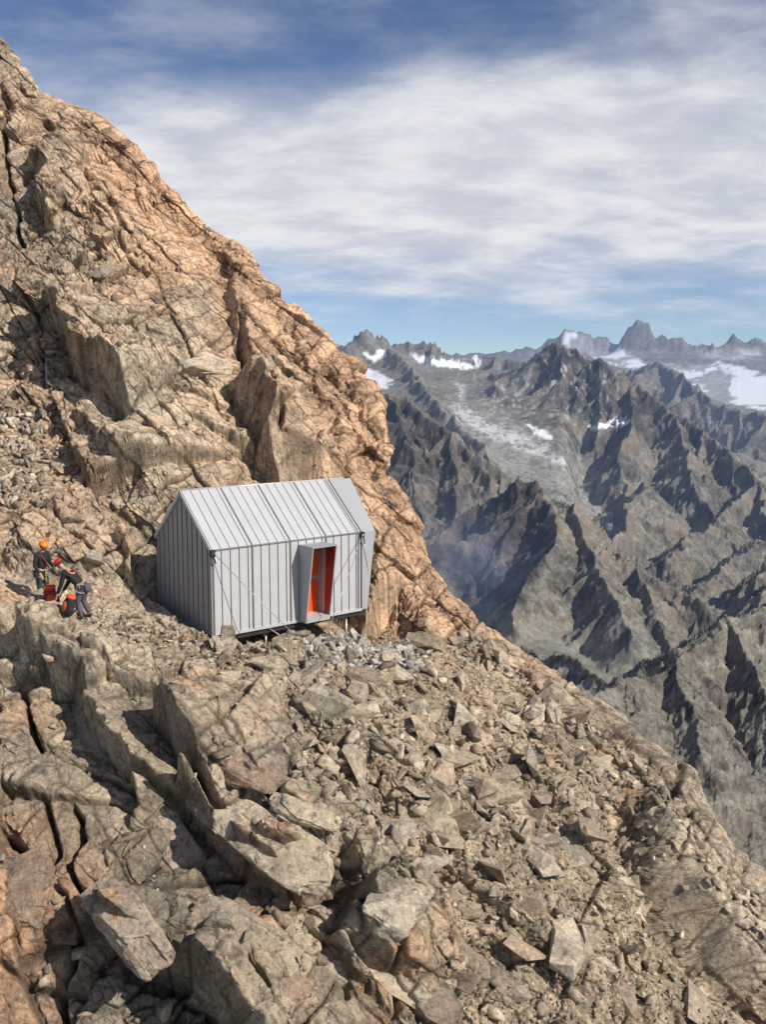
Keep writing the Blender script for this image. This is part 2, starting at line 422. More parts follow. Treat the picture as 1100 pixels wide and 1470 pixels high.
disp *= (1-terr*.35)
fadew = np.ones((NI,NJ), f32)
fadew[:, NF-200:NF] = np.linspace(1,.45,200)[None,:]; fadew[:, NF:] = .45
fadew = fadew.ravel()
def make_room(Q, reach):
    lx, ly, lz = hut_local(Q)
    dx_ = np.maximum(np.maximum(-lx-.05, lx-(HL+.55)), 0); dy_ = np.maximum(np.maximum(-ly-.1, ly-(HW+.15)), 0)
    dist = np.hypot(dx_, dy_)
    zmax = -.32 - .95*np.clip(lx/HL,0,1)*np.clip(1.3-ly/HW,0,1) + dist*np.where(ly > HW, 4., np.where(lx < 0, 2.2, np.where((lx > HL+.5)&(ly > .8), 2.5, .15+.6*ss(1.,2.2,dist))))
    cut = (dist < reach) & (lz > zmax); Q = Q.copy()
    Q[cut,2] -= ((lz-zmax)*(1-ss(reach*.45,reach,dist)))[cut]
    return Q
def normals(Q, k):
    Q = Q.reshape(NI,NJ,3); n_ = np.cross(np.gradient(Q,axis=0), np.gradient(Q,axis=1))
    n_ /= np.linalg.norm(n_,axis=2)[:,:,None]+1e-9
    if n_[NI//2,NF//2].dot(Q[NI//2,NF//2]) > 0: n_ = -n_
    if k: n_ = boxblur(n_, k); n_ /= np.linalg.norm(n_,axis=2)[:,:,None]+1e-9
    return n_.reshape(-1,3)
disp = boxblur((disp*fadew+gul).reshape(NI,NJ), 2).ravel()
P1 = make_room(P + N*disp[:,None], 2.3)
_g = P1.reshape(NI,NJ,3)
_st = np.maximum(np.linalg.norm(np.gradient(_g,axis=0),axis=2), np.linalg.norm(np.gradient(_g,axis=1),axis=2))/(np.linalg.norm(_g,axis=2)/F*RES)
att = boxblur(np.clip((2.6/_st)**2, .04, 1), 3).ravel()
N1 = normals(P1, 6); Pq = P1.astype(f32)
rz = ss(-.55,.6,fbm(Pq*.33+3, 3, 45))            # broken ground against clean slabs
det = (.30+.85*rz)*(wall+slab)+1.0*(1-np.clip(wall+slab,0,1)); det *= (1-.1*rib); det *= att
d2 = blocks(Pq, [(1.15,.15,.34,.10,307,wall*.95+slab*.8+terr*.25+scree*.45,.25,FC),
    (.60,.19,.38,.10,353,(wall*.8+slab*.6)*ss(-.2,.3,fbm(Pq*.5+70,3,46)),.2,FA),
    (.46,.16,.34,.10,409,wall*.75+slab*.5+terr*.4+scree*.8,.15,None),
    (.22,.19,.38,.08,511,wall*.8+slab*.5+terr*.5+scree*.9,.1,FB)])
d2 *= det; d2 += ridged(Pq*.9, 5, 6)*.06*(wall+slab*.8)*att + (fbm(Pq*3., 4, 8)*.022 + fbm(Pq*9., 3, 12)*.013)*att
P2 = P1 + N1*(d2*np.maximum(fadew,.85))[:,None]
d3 = blocks(P2.astype(f32), [(.12,.16,.24,.03,613,.9+0*wall,.1,FC)])*(.25+.75*det)*att
Pd = P2 + N1*d3[:,None]
# make room for the hut
_a = np.clip(att*1.15,0,1)[:,None]
Pd = Pd*_a + boxblur(boxblur(Pd.reshape(NI,NJ,3), 3), 3).reshape(-1,3)*(1-_a)
Pd = make_room(Pd, .35)
# slopes after displacement, for colour
G = Pd.reshape(NI,NJ,3)
# --- colour
edgepx = (np.interp(qy, sil[:,1], sil[:,0]) - qx)
warm = ss(330, 60, edgepx + fbm(Pw*.3,4,31)*90)*ss(40,260,qy)*(1-ss(900,1010,qy))*.75
warm = np.maximum(warm, ss(.15,.9,fbm(Pw*.25+9,4,33))*.45*wall)
warm = np.maximum(warm, ss(190,40,qx+wn*60)*ss(1130,1220,qy)*.85)
warm = np.maximum(warm, ss(.3,.9,fbm(Pw*.8+19,4,35))*.55)
c_base = np.array([.475,.40,.30]); c_warm = np.array([.60,.375,.235]); c_grn = np.array([.37,.34,.265]); c_gry = np.array([.27,.245,.20])
g1 = ss(.0,.9,fbm(Pw*.4+77,4,41)); g2 = ss(.0,.75,fbm(Pw*.7+177,5,43))
col = c_base[None]*np.ones((len(P),1))
col = col*(1-.6*g1[:,None])+c_grn*.6*g1[:,None]
col = col*(1-.6*g2[:,None])+c_gry*.6*g2[:,None]
col = col*(1-warm[:,None])+c_warm*warm[:,None]
col = col*(1-.75*rib[:,None]) + np.array([.50,.43,.335])*.75*rib[:,None]
sc_c = np.array([.36,.30,.215]); col = col*(1-.6*scree[:,None])+sc_c*.6*scree[:,None]
col *= (1+colr*.95)[:,None]
col *= (1-.72*np.clip(crackm,0,1))[:,None]
col *= (1-.14*slab)[:,None]
col = np.clip(col*1.0, .04, .75)
mt = grid_mesh('mountain_slope', Pd, NI, NJ, {'rock_colour': col}, False, M_ROCK)
mt['kind'] = 'structure'
boxn = boxblur(N3, 10).reshape(-1,3)
def ground(px, py):
    r = int(np.clip(round((py-rows[0])/RES), 0, NI-1)); 
    c = int(np.clip(round((px-X0[r])/(xe[r]-X0[r])*(NF-1)), 0, NF-1))
    return Vector(G[r,c]), Vector(N3[r,c])
SCR = scree.reshape(NI,NJ); TER = terr.reshape(NI,NJ)
def hill(px, py):
    """world point on the displaced slope that is seen at (px,py) or close to it"""
    best = None
    for dy in range(-60, 61, 3):
        for dx in (-8,-4,0,4,8):
            p,_ = ground(px+dx, py+dy)
            d = p.y*cp - p.z*sp; x = 550+F*p.x/d; y = 735-F*(p.y*sp+p.z*cp)/d
            e_ = (x-px)**2+(y-py)**2
            if best is None or e_ < best[0]-1: best = (e_, p, px+dx, py+dy)
    return best[1]

# ------------------------------------------------------------------ stones
rng = random.Random(5)
def stone_bm(seed, n=13, flat=.62, rough=0, lon=1.25):
    r = random.Random(seed); bm = bmesh.new()
    for k in range(n):
        v = Vector((r.uniform(-1,1),r.uniform(-1,1),r.uniform(-1,1)))
        m = max(abs(v.x),abs(v.y),abs(v.z)); v = v/m*r.uniform(.72,1) if r.random() < .75 else v.normalized()
        bm.verts.new((v.x*lon*.5, v.y*.5*r.uniform(.85,1), v.z*flat*.5))
    res = bmesh.ops.convex_hull(bm, input=bm.verts)
    bmesh.ops.delete(bm, geom=[g for g in bm.verts if not g.link_faces], context='VERTS')
    bmesh.ops.dissolve_limit(bm, angle_limit=.22, verts=bm.verts, edges=bm.edges)
    if rough:
        bmesh.ops.bevel(bm, geom=list(bm.edges), offset=.03, segments=1, affect='EDGES', clamp_overlap=True)
        bmesh.ops.triangulate(bm, faces=bm.faces)
        for it in range(rough):
            bmesh.ops.subdivide_edges(bm, edges=bm.edges, cuts=1, use_grid_fill=True)
        from mathutils import noise
        off = Vector((seed*3.1,seed*1.7,0))
        for v in bm.verts:
            c = noise.noise(v.co*2.2+off)*.05 + noise.noise(v.co*6+off)*.03 + noise.noise(v.co*15+off)*.014
            st = noise.cell(v.co*3.2+off)*.03
            v.co += v.co.normalized()*(c+st)
    return bm
protos = []
for k in range(22):
    bm = stone_bm(100+k, rng.choice((9,11,13,15)), rng.uniform(.45,.8), 0, rng.uniform(1,1.7))
    me = bpy.data.meshes.new('stone'); bmesh.ops.recalc_face_normals(bm, faces=bm.faces); bm.to_mesh(me); bm.free(); protos.append(me)
protoA = []
for me in protos:
    bm = bmesh.new(); bm.from_mesh(me); bmesh.ops.triangulate(bm, faces=bm.faces)
    protoA.append((np.array([v.co[:] for v in bm.verts]), np.array([[v.index for v in f.verts] for f in bm.faces]))); bm.free()
def rot_for(n, r, spread=.5):
    m = Vector((0,0,1)).rotation_difference((n*.75+Vector((0,0,.4))).normalized()).to_matrix()
    m = m @ Euler((r.gauss(0,spread), r.gauss(0,spread), r.uniform(0,6.283))).to_matrix()
    return m
def build_rubble(name, spots, label, cat, palette, mat):
    V, T, K = [], [], []; off = 0
    for (px,py,size) in spots:
        p,n = ground(px,py)
        lx_,ly_,lz_ = hut_local(np.array(p))
        if (-.2 < lx_ < HL+.5 and .3 < ly_ < HW) or (2.2 < lx_ < HL+.6 and -.5 < ly_ <= .3): continue
        A,Tr = protoA[rng.randrange(len(protoA))]
        m = np.array(rot_for(n, rng, .6))
        v = (A*size*np.array([1,rng.uniform(.7,1.1),rng.uniform(.7,1.1)]))@m.T + np.array(p + n*size*rng.uniform(.0,.22))
        c = np.array(rng.choice(palette))*rng.uniform(.62,1.3)
        V.append(v); T.append(Tr+off); K.append(np.repeat(c[None],len(v),0)); off += len(v)
    V = np.concatenate(V); T = np.concatenate(T).astype(np.int32); K = np.concatenate(K)
    me = bpy.data.meshes.new(name); me.vertices.add(len(V)); me.vertices.foreach_set('co', V.astype(f32).ravel())
    me.loops.add(T.size); me.loops.foreach_set('vertex_index', T.ravel())
    me.polygons.add(len(T)); me.polygons.foreach_set('loop_start', np.arange(0,T.size,3,dtype=np.int32)); me.update(calc_edges=True)
    a = me.attributes.new('rock_colour','FLOAT_COLOR','POINT'); a.data.foreach_set('color', np.concatenate([K,np.ones((len(K),1))],1).astype(f32).ravel())
    me.materials.append(mat)
    return tag(link(bpy.data.objects.new(name, me)), label, cat, None, 'stuff')
PAL = [c for _,c in STONE_COLS]
def scr(px,py):
    r = int(np.clip(round((py-rows[0])/RES), 0, NI-1)); c = int(np.clip(round((px-X0[r])/(xe[r]-X0[r])*(NF-1)), 0, NF-1)); return SCR[r,c]
spots = []
while len(spots) < 12500:
    px = rng.uniform(290,1150); py = rng.uniform(905,1560)
    dens = scr(px,py)*(1.0 if py < 1180 and px < 780 else .45)
    if rng.random() < dens: spots.append((px,py, min(.42, .046/(rng.random()**.55+.04)*.9)))
build_rubble('rubble', spots, 'tan and brown broken rubble covering the slope below the hut', 'rubble', PAL, M_ROCK)
spots = []
while len(spots) < 1700:   # chips on ledges everywhere else
    px = rng.uniform(-100,560); py = rng.uniform(150,1560)
    if rng.random() < .35: spots.append((px,py, min(.4, .05/(rng.random()**.6+.05))))
for k in range(420):
    t = rng.random(); spots.append((845+t*300+rng.gauss(0,26), 1110+t*290+rng.gauss(0,34), rng.uniform(.08,.34)))
for k in range(500):
    px = rng.gauss(25,32); py = rng.uniform(570,740); spots.append((px,py,rng.uniform(.12,.38)))
for k in range(350):
    t = rng.random(); spots.append((120+t*200+rng.gauss(0,25), 895+t*45+rng.gauss(0,14), rng.uniform(.06,.22)))
build_rubble('rock_chips', spots, 'small broken chips of rock caught on the ledges of the cliff', 'rock chips', PAL, M_ROCK)
spots = []
while len(spots) < 650:
    px = rng.gauss(520,50); py = rng.gauss(938,17)
    if 405 < px < 625 and 908 < py < 985: spots.append((px,py, rng.uniform(.09,.30)))
build_rubble('pale_gravel', spots, 'pale grey gravel spread in front of the hut', 'gravel', [(.46,.455,.42),(.58,.57,.53),(.36,.355,.33),(.48,.44,.37)], M_ROCK)

BROWN = rock_material('brown_boulder', None, [(0,(.34,.25,.185)),(1,(.37,.275,.205))], lichen=False)
DKST = rock_material('dark_boulder', None, [(0,(.28,.25,.205)),(1,(.31,.28,.23))])
LTST = rock_material('light_boulder', None, [(0,(.50,.43,.325)),(1,(.53,.455,.35))])
def put_stone(name, me, px, py, size, label, cat, group, mat, sink=.1, tilt=.5, r=rng, sc=None):
    p,n = ground(px,py)
    if name == 'boulder': p = hill(px,py)
    o = bpy.data.objects.new(name, me); m = rot_for(n, r, tilt).to_4x4()
    o.matrix_world = Matrix.Translation(p + n*size*sink) @ m @ Matrix.Diagonal((size,size*r.uniform(.75,1.05),size*r.uniform(.8,1.1),1))
    if sc: o.matrix_world = o.matrix_world @ Matrix.Diagonal((*sc,1))
    link(o); tag(o, label, cat, group)
    return o
for me in protos: me.materials.append(M_STONE)
palemes = []
for me in protos:
    m2 = me.copy(); m2.materials.clear(); m2.materials.append(M_PALE); palemes.append(m2)
k = 0
while k < 230:
    px = rng.uniform(300,1040); py = rng.uniform(915,1460)
    w = scr(px,py)*(1.0 if (py < 1200 and px < 800) else .35)
    if rng.random() > w: continue
    size = rng.uniform(.3,.52) if rng.random() < .68 else rng.uniform(.52,1.0)
    put_stone('stone', rng.choice(protos), px, py, size, 'angular tan stone lying loose on the slope below the hut', 'stone', 'loose stones on the slope below the hut', M_STONE); k += 1
k = 0
while k < 60:
    px = rng.gauss(525,48); py = rng.gauss(936,15)
    if not (410 < px < 620 and 912 < py < 980): continue
    put_stone('pale_stone', rng.choice(palemes), px, py, rng.uniform(.24,.42), 'pale grey broken stone in the heap in front of the hut', 'stone', 'pale stones heaped in front of the hut', M_PALE); k += 1
BOULD = [  # px, py, size, lon, flat, seed, rz, label
 (345,1090,1.75,1.7,.60,11,'reddish brown boulder with a dark face above the long pale slab'),
 (835,1215,1.45,1.4,.60,12,'large dark grey wedge boulder overhanging on the right of the slope'),
 (545,1300,1.35,1.2,.85,13,'rounded tan boulder in the lower middle of the slope'),
 (600,1245,1.1,1.6,.50,14,'long narrow tan boulder above the rounded one'),
 (375,930,.75,1.6,.42,15,'flat pale boulder under the front edge of the hut'),
 (335,932,.8,1.5,.45,16,'brown flat boulder below the left corner of the hut'),
 (240,940,.9,1.4,.6,17,'tan block on the ledge left of the hut corner'),
 (470,975,.7,1.3,.6,18,'tan block below the pale heap of stones'),
 (735,940,1.0,.8,1.0,19,'upright pale block on the skyline of the scree'),
 (770,965,1.0,.8,1.1,20,'orange brown pinnacle block on the skyline of the scree'),
 (680,1060,.95,1.7,.45,21,'long slanting slab in the middle of the scree'),
 (765,1195,.95,1.9,.4,22,'pale leaning slab beside the large dark boulder'),
 (265,1010,1.0,1.5,.6,23,'grey block at the head of the lower cliff'),
 (450,1325,.9,1.1,.8,24,'small pale block wedged below the long slab'),
 (60,885,1.0,1.7,.5,25,'pinkish slab leaning in front of the climbers'),
 (150,390,.85,1.2,.8,26,'pale grey block lodged high in the cliff'),
 (130,800,.8,1.2,.8,27,'tan block on the ledge between the climbers and the hut'),
 (380,1010,.7,1.5,.6,28,'brown block at the upper edge of the scree'),
]
for (px,py,size,lon,flat,seed,lab) in BOULD:
    bm = stone_bm(seed, 14, flat, 3, lon); me = bpy.data.meshes.new('boulder'); bmesh.ops.recalc_face_normals(bm, faces=bm.faces); bm.to_mesh(me); bm.free()
    me.materials.append(BROWN if 'brown' in lab else DKST if 'dark' in lab or 'grey block' in lab else LTST if 'pale' in lab else M_STONE)
    o = put_stone('boulder', me, px, py, size, lab, 'boulder', None, M_STONE, -.06, .12, random.Random(seed))

SLABS = [ # px, py, angle of the long side in the picture (deg, down-right), length px, width, thickness (ratios), tint, label
 (395,1205,56,250,.42,.32,LTST,'long pale slab tilting down to the right, largest slab of the lower cliff'),
 (300,1150,60,150,.5,.5,DKST,'dark grey block leaning against the upper end of the long pale slab'),
 (255,1235,62,210,.45,.4,M_STONE,'tan slab left of the dark joint in the lower cliff'),
 (345,1340,40,190,.5,.4,M_STONE,'broad tan slab below the long pale slab'),
 (190,1330,58,210,.42,.45,M_STONE,'tall tan block above the dark hollow at the bottom left'),
 (370,1420,35,170,.62,.5,BROWN,'rounded brown slab at the bottom edge left of centre'),
 (125,1050,70,170,.6,.5,M_STONE,'square tan buttress block under the ledge of the climbers'),
 (560,1400,45,200,.4,.35,LTST,'pale slab split by a joint near the bottom centre'),
 (40,1300,75,240,.5,.4,BROWN,'orange brown slab at the lower left edge'),
 (470,1390,48,140,.5,.4,LTST,'small pale slab between two joints near the bottom'),
 (430,1160,40,130,.45,.35,LTST,'flat pale slab at the lower left margin of the scree'),
 (700,1390,38,150,.4,.3,M_STONE,'tan slab half buried in the lower right rubble'),
 (290,520,-28,110,.35,.3,LTST,'pale wedge slab jutting from the middle of the cliff'),
]
for n_,(px,py,an,lp,wr_,tr_,mat_,lab) in enumerate(SLABS):
    p = hill(px,py); r = random.Random(900+n_); ppm = F/p.y; Ln = lp/ppm
    i_ = np.argmin(((Pd-np.array(p))**2).sum(1)); nrm = Vector(boxn[i_]).normalized()
    xd = Vector((math.cos(math.radians(an)),0,-math.sin(math.radians(an)))); xd = (xd-nrm*xd.dot(nrm)).normalized(); yd = nrm.cross(xd)
    bm = stone_bm(500+n_, 20, 1.0, 4, 1.0); me = bpy.data.meshes.new('rock_slab'); bmesh.ops.recalc_face_normals(bm, faces=bm.faces); bm.to_mesh(me); bm.free(); me.materials.append(mat_)
    o = link(bpy.data.objects.new('rock_slab', me)); Mx = Matrix((xd,yd,nrm)).transposed() @ Euler((r.gauss(0,.10),r.gauss(0,.08),0)).to_matrix()
    o.matrix_world = Matrix.Translation(p - nrm*Ln*tr_*.22) @ Mx.to_4x4() @ Matrix.Diagonal((Ln,Ln*wr_,Ln*tr_*.8,1)); tag(o, lab, 'rock')
# ------------------------------------------------------------------ mountain hut
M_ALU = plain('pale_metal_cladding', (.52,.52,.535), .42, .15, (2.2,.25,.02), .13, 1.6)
M_ALU2 = plain('smooth_grey_panel', (.40,.405,.425), .45, .15, None, .05, 2)
M_SEAM = plain('dark_seam', (.21,.21,.22), .6, .2)
M_GABLE = plain('shaded_gable_cladding', (.33,.325,.33), .5, .15, (2.2,.25,.02), .15, 2)  # darker copy of the cladding, the gable's shade put into its colour
M_DARKM = plain('dark_steel', (.035,.035,.038), .6, .3)
M_STEEL = plain('galvanised_steel', (.45,.45,.45), .4, .6)
M_RED = plain('red_lining', (.24,.025,.02), .4); M_ORANGE = plain('orange_door_paint', (.82,.085,.015), .4)
M_GLASS = plain('window_glass', (.03,.04,.05), .05)
hut = empty('mountain_hut', (HX,HY,HZZ), YAW)
tag(hut, 'small silver metal clad hut with pitched roof and orange door on the rock slope', 'hut')
MOD = [0]
def seams(bm, place, L0, L1, skip=None):
    """place(x, half_width, proud) adds one seam"""
    for m in range(4):
        x0 = L0 + m*1.26
        for j,o_ in enumerate((0,.28,.56,.84,1.12)):
            x = x0+o_
            if x > L1-.05: continue
            place(x, .019 if (j == 0 and m) else .009, .035 if (j == 0 and m) else .022)
DX0, DX1, DZ1 = 2.85, 3.64, 2.16
bm = bmesh.new()
box(bm, 0, DX0, 0, .08, 0, HH); box(bm, DX1, HL, 0, .08, 0, HH); box(bm, DX0, DX1, 0, .08, DZ1, HH)
def pw(x, hw, pr):
    if DX0-.05 < x < DX1+.03: box(bm, x-hw, x+hw, -pr, .01, DZ1+.06, HH+.005, 1)
    else: box(bm, x-hw, x+hw, -pr, .01, .02, HH+.005, 1)
seams(bm, pw, 0, HL); pw(HL-.12,.014,.03); pw(HL-.01,.022,.04); pw(.03,.012,.03)
box(bm, -.01, HL+.01, -.035, .02, HH-.012, HH+.02, 1)      # fold line at the eave
box(bm, 0, HL, -.03, .02, -.05, .03, 0)
obj('front_wall', bm, [M_ALU, M_SEAM], hut)
# roof
sl_ = math.atan2(HR, HW/2); RLn = math.hypot(HR, HW/2)
def roofpt(x, s_, up_, side):
    y = s_*math.cos(sl_) - up_*math.sin(sl_); z = HH + s_*math.sin(sl_) + up_*math.cos(sl_)
    return (x, y if side == 0 else HW-y, z)
for side in (0,1):
    bm = bmesh.new()
    def rb(x0,x1,s0,s1,u0,u1,mi=0):
        hexa(bm, [roofpt(*a, side) for a in ((x0,s0,u0),(x1,s0,u0),(x1,s1,u0),(x0,s1,u0),(x0,s0,u1),(x1,s0,u1),(x1,s1,u1),(x0,s1,u1))], mi)
    rb(-.04, HL, -.01, RLn, -.09, .01)
    seams(bm, lambda x,hw,pr: rb(x-hw, x+hw, 0, RLn-.02, .0, pr, 1), 0, HL)
    rb(HL-.134,HL-.106,0,RLn-.02,0,.03,1); rb(HL-.03,HL+.005,0,RLn-.02,0,.04,1)
    obj('roof', bm, [M_ALU, M_SEAM], hut)
bm = bmesh.new(); tube(bm, [(-.04,HW/2,HH+HR+.005),(HL+.6,HW/2,HH+HR+.0)], .028, 8); obj('ridge_cap', bm, M_ALU, hut)
# gable wall on the left
bm = bmesh.new(); g0, g1 = .02, .10
def zr(y): return HH + HR*(1-abs(y-HW/2)/(HW/2))
prof = [(0.02,0),(HW-.02,0),(HW-.02,HH-.03),(HW/2,HH+HR-.10),(.02,HH-.03)]
vv = [[bm.verts.new((x,y,z)) for y,z in prof] for x in (g0,g1)]
bm.faces.new(vv[0]); bm.faces.new(vv[1][::-1])
for k in range(5): bm.faces.new((vv[0][k],vv[0][(k+1)%5],vv[1][(k+1)%5],vv[1][k]))
for j in range(1,12):
    y = j*HW/12; box(bm, g0-.022, g0+.005, y-.011, y+.011, .10, zr(y)-.16, 1)
box(bm, g0-.03, g0+.005, .02, HW-.02, .0, .09, 0)
box(bm, -.045, g0+.01, -.005, .05, -.04, HH, 0)       # corner trim
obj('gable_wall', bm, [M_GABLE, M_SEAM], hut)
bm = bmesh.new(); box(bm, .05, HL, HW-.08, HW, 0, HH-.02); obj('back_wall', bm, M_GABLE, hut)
bm = bmesh.new(); box(bm, .02, HL+.2, .05, HW-.05, -.06, -.001); 
for y in (.12, HW/2, HW-.2): box(bm, .1, HL+.2, y-.07, y+.07, -.20, -.062)
for x in (.25, 1.7, 3.2, 4.8): box(bm, x-.06, x+.06, .10, HW-.1, -.30, -.202)
obj('floor_frame', bm, M_DARKM, hut)
# flared end that frames the big window
inn = [(HL,0,-.02),(HL,0,HH),(HL,HW/2,HH+HR),(HL,HW,HH),(HL,HW,-.02)]
ou = [(5.38,.06,-.04),(5.74,.13,HH-.02),(5.98,HW/2,HH+HR-.02),(5.74,HW-.13,HH-.02),(5.38,HW-.06,-.04)]
bm = bmesh.new(); cen = Vector((5.4,HW/2,1.6))
def ins(p, a): v = Vector(p); q = Vector((0, cen.y-v.y, cen.z-v.z)).normalized()*a; return v+q
A0 = [bm.verts.new(p) for p in inn]; B0 = [bm.verts.new(p) for p in ou]
A1 = [bm.verts.new(ins(p,.09)) for p in inn]; B1 = [bm.verts.new(ins(p,.09)) for p in ou]
for k in range(5):
    j = (k+1)%5
    for q in ((A0[k],A0[j],B0[j],B0[k]),(A1[j],A1[k],B1[k],B1[j]),(B0[k],B0[j],B1[j],B1[k]),(A0[j],A0[k],A1[k],A1[j])): bm.faces.new(q)
obj('end_surround', bm, M_ALU2, hut)
bm = bmesh.new(); bm.faces.new([bm.verts.new(ins((p[0]+.1,p[1],p[2]),.1)) for p in inn]); 
r_ = bmesh.ops.extrude_face_region(bm, geom=bm.faces[:]); bmesh.ops.translate(bm, verts=[g for g in r_['geom'] if isinstance(g,bmesh.types.BMVert)], vec=(.05,0,0))
ew = obj('end_wall', bm, M_ALU2, hut)
bm = bmesh.new(); box(bm, HL+.152, HL+.17, .55, HW-.55, .5, 2.2); wi = obj('window', bm, M_GLASS, hut)
bm = bmesh.new()
for q in ((.47,.55,.42,2.28),(HW-.55,HW-.47,.42,2.28),(.55,HW-.55,.42,.5),(.55,HW-.55,2.2,2.28)): box(bm, HL+.151, HL+.20, *q)
obj('frame', bm, M_DARKM, wi)
# splayed door portal
a0,a1,z0,z1,th_ = 2.80, 3.66, -.03, 2.22, .035
yt, yb = -.72, -.34
def Y(z): return yb+(yt-yb)*(z-z0)/(z1-z0)
bm = bmesh.new()
hexa(bm, [(a0,Y(z0),z0),(a0+th_,Y(z0),z0),(a0+th_,.0,z0),(a0,.0,z0),(a0,Y(z1),z1),(a0+th_,Y(z1),z1),(a0+th_,.0,z1),(a0,.0,z1)])
hexa(bm, [(a0+th_,Y(z1-th_),z1-th_),(a1-th_,Y(z1-th_),z1-th_),(a1-th_,0,z1-th_),(a0+th_,0,z1-th_),(a0+th_,Y(z1),z1),(a1-th_,Y(z1),z1),(a1-th_,0,z1),(a0+th_,0,z1)])
hexa(bm, [(a1-th_,Y(z0),z0),(a1,Y(z0),z0),(a1,.0,z0),(a1-th_,.0,z0),(a1-th_,Y(z1),z1),(a1,Y(z1),z1),(a1,.0,z1),(a1-th_,.0,z1)])
dp = obj('door_portal', bm, M_ALU2, hut)
bm = bmesh.new(); hexa(bm, [(a0+th_,Y(z0)-.01,z0),(a1-th_,Y(z0)-.01,z0),(a1-th_,.24,z0),(a0+th_,.24,z0),(a0+th_,Y(.1)-.01,.10),(a1-th_,Y(.1)-.01,.10),(a1-th_,.24,.15),(a0+th_,.24,.15)])
obj('threshold', bm, M_ALU, dp)
bm = bmesh.new(); x = a1-th_-.003   # red inner lining of the right side
hexa(bm, [(x-.012,Y(.12)+.02,.13),(x,Y(.12)+.02,.13),(x,-.12,.13),(x-.012,-.12,.13),(x-.012,Y(2.1)+.02,2.17),(x,Y(2.1)+.02,2.17),(x,-.24,2.17),(x-.012,-.24,2.17)],0)
obj('lining', bm, M_RED, dp)
bm = bmesh.new(); box(bm, DX1-.022, DX1-.005, -.02, .24, .12, DZ1-.01); box(bm, DX0, DX0+.02, .0, .24, .12, DZ1-.01); box(bm, DX0+.02, DX1-.022, 0, .24, DZ1-.03, DZ1-.01); obj('jamb', bm, M_GABLE, dp)
bm = bmesh.new(); box(bm, DX0+.02, DX1-.022, .18, .225, .15, 1.12); box(bm, DX0+.02, DX1-.022, .18, .225, 1.20, DZ1-.03); box(bm, DX0+.02, DX1-.022, .175, .22, 1.12, 1.20, 1)
dr = obj('door', bm, [M_ORANGE, M_STEEL], hut)
bm = bmesh.new(); tube(bm, [(DX0+.12,.18,1.0),(DX0+.12,.13,1.0),(DX0+.24,.13,1.0)], .012); obj('handle', bm, M_STEEL, dr)
for z_ in (.35,1.0,1.85):
    bm = bmesh.new(); tube(bm, [(DX1-.035,.172,z_),(DX1-.035,.172,z_+.11)], .012); obj('hinge', bm, M_STEEL, dr)
# posts, brackets and guy cables
def inv(p): x,y,z = hut_local(np.array(p[:])); return Vector((x,y,z))
for (x,y) in ((.35,.2),(1.75,.15),(3.1,.15),(4.62,.15),(.4,2.6),(4.6,2.7)):
    wpt = hut.matrix_basis @ Vector((x,y,0)); 
    bd = 1e9; zb = -1.0
    i = np.argmin((Pd[:,0]-wpt.x)**2+(Pd[:,1]-wpt.y)**2); zb = min(Pd[i,2]-HZZ, -.32)-.15
    bm = bmesh.new(); tube(bm, [(x,y,-.25),(x,y,zb)], .032, 10); box(bm, x-.1,x+.1,y-.1,y+.1, zb+.10, zb+.13); obj('leg', bm, M_STEEL, hut)
for (x,y) in ((.0,-.03),(HL,-.03),(.0,HW+.02)):
    bm = bmesh.new(); box(bm, x-.06,x+.06,y-.05,y+.05,HH-.16,HH+.02); tube(bm, [(x-.09,y,HH-.08),(x+.09,y,HH-.02)], .03, 8); tube(bm, [(x,y-.05,HH-.10),(x,y-.11,HH-.22),(x+.03,y-.08,HH-.34)], .018, 6); obj('bracket', bm, M_DARKM, hut)
def gpt(px,py): return inv(hill(px,py))
for (s_, g_) in (((.0,-.08,HH-.05),gpt(348,925)),((.0,-.08,HH-.05),gpt(438,928)),((HL,-.08,HH-.05),gpt(462,928)),((HL,-.08,HH-.05),gpt(540,905)),((-.02,HW,HH-.1),Vector((-1.6,HW+.4,.3))),((1.75,.0,-.05),gpt(440,932))):
    s_ = Vector(s_); bm = bmesh.new(); tube(bm, [s_, (s_+g_)/2-Vector((0,0,.04)), g_], .011, 6); obj('guy_cable', bm, M_STEEL, hut)
# thin rod on the cliff
p = hill(66,546); bm = bmesh.new(); tube(bm, [(0,0,-.2),(0,0,.0),(.01,0,.85)], .014, 8); o = obj('marker_rod', bm, M_STEEL); o.location = p
tag(o, 'thin pale metal rod standing upright in the dark hollow of the cliff', 'rod')


# ------------------------------------------------------------------ climbers
M_SKIN = plain('skin', (.50,.29,.20), .55); M_BLACK = plain('black_fabric', (.016,.016,.018), .8, 0, (40,.3,.01)); M_DKTR = plain('dark_trousers', (.03,.04,.045), .8, 0, (40,.3,.01))
M_PURP = plain('mauve_grey_trousers', (.095,.08,.11), .8, 0, (40,.3,.01)); M_HELO = plain('orange_helmet', (.88,.20,.01), .3); M_HELR = plain('red_helmet', (.62,.015,.02), .3)
M_PACK = plain('red_pack_fabric', (.26,.025,.015), .7, 0, (25,.4,.01)); M_PACKO = plain('orange_pack_fabric', (.60,.10,.02), .7, 0, (25,.4,.01)); M_GOLD = plain('gold_gear', (.55,.32,.05), .4, .4); M_YEL = plain('yellow_gear', (.75,.6,.03), .5); M_BOOT = plain('boot_leather', (.03,.025,.022), .6); M_HAIR = plain('brown_hair', (.05,.03,.02), .8); M_GREY = plain('grey_patch', (.25,.25,.27), .7)
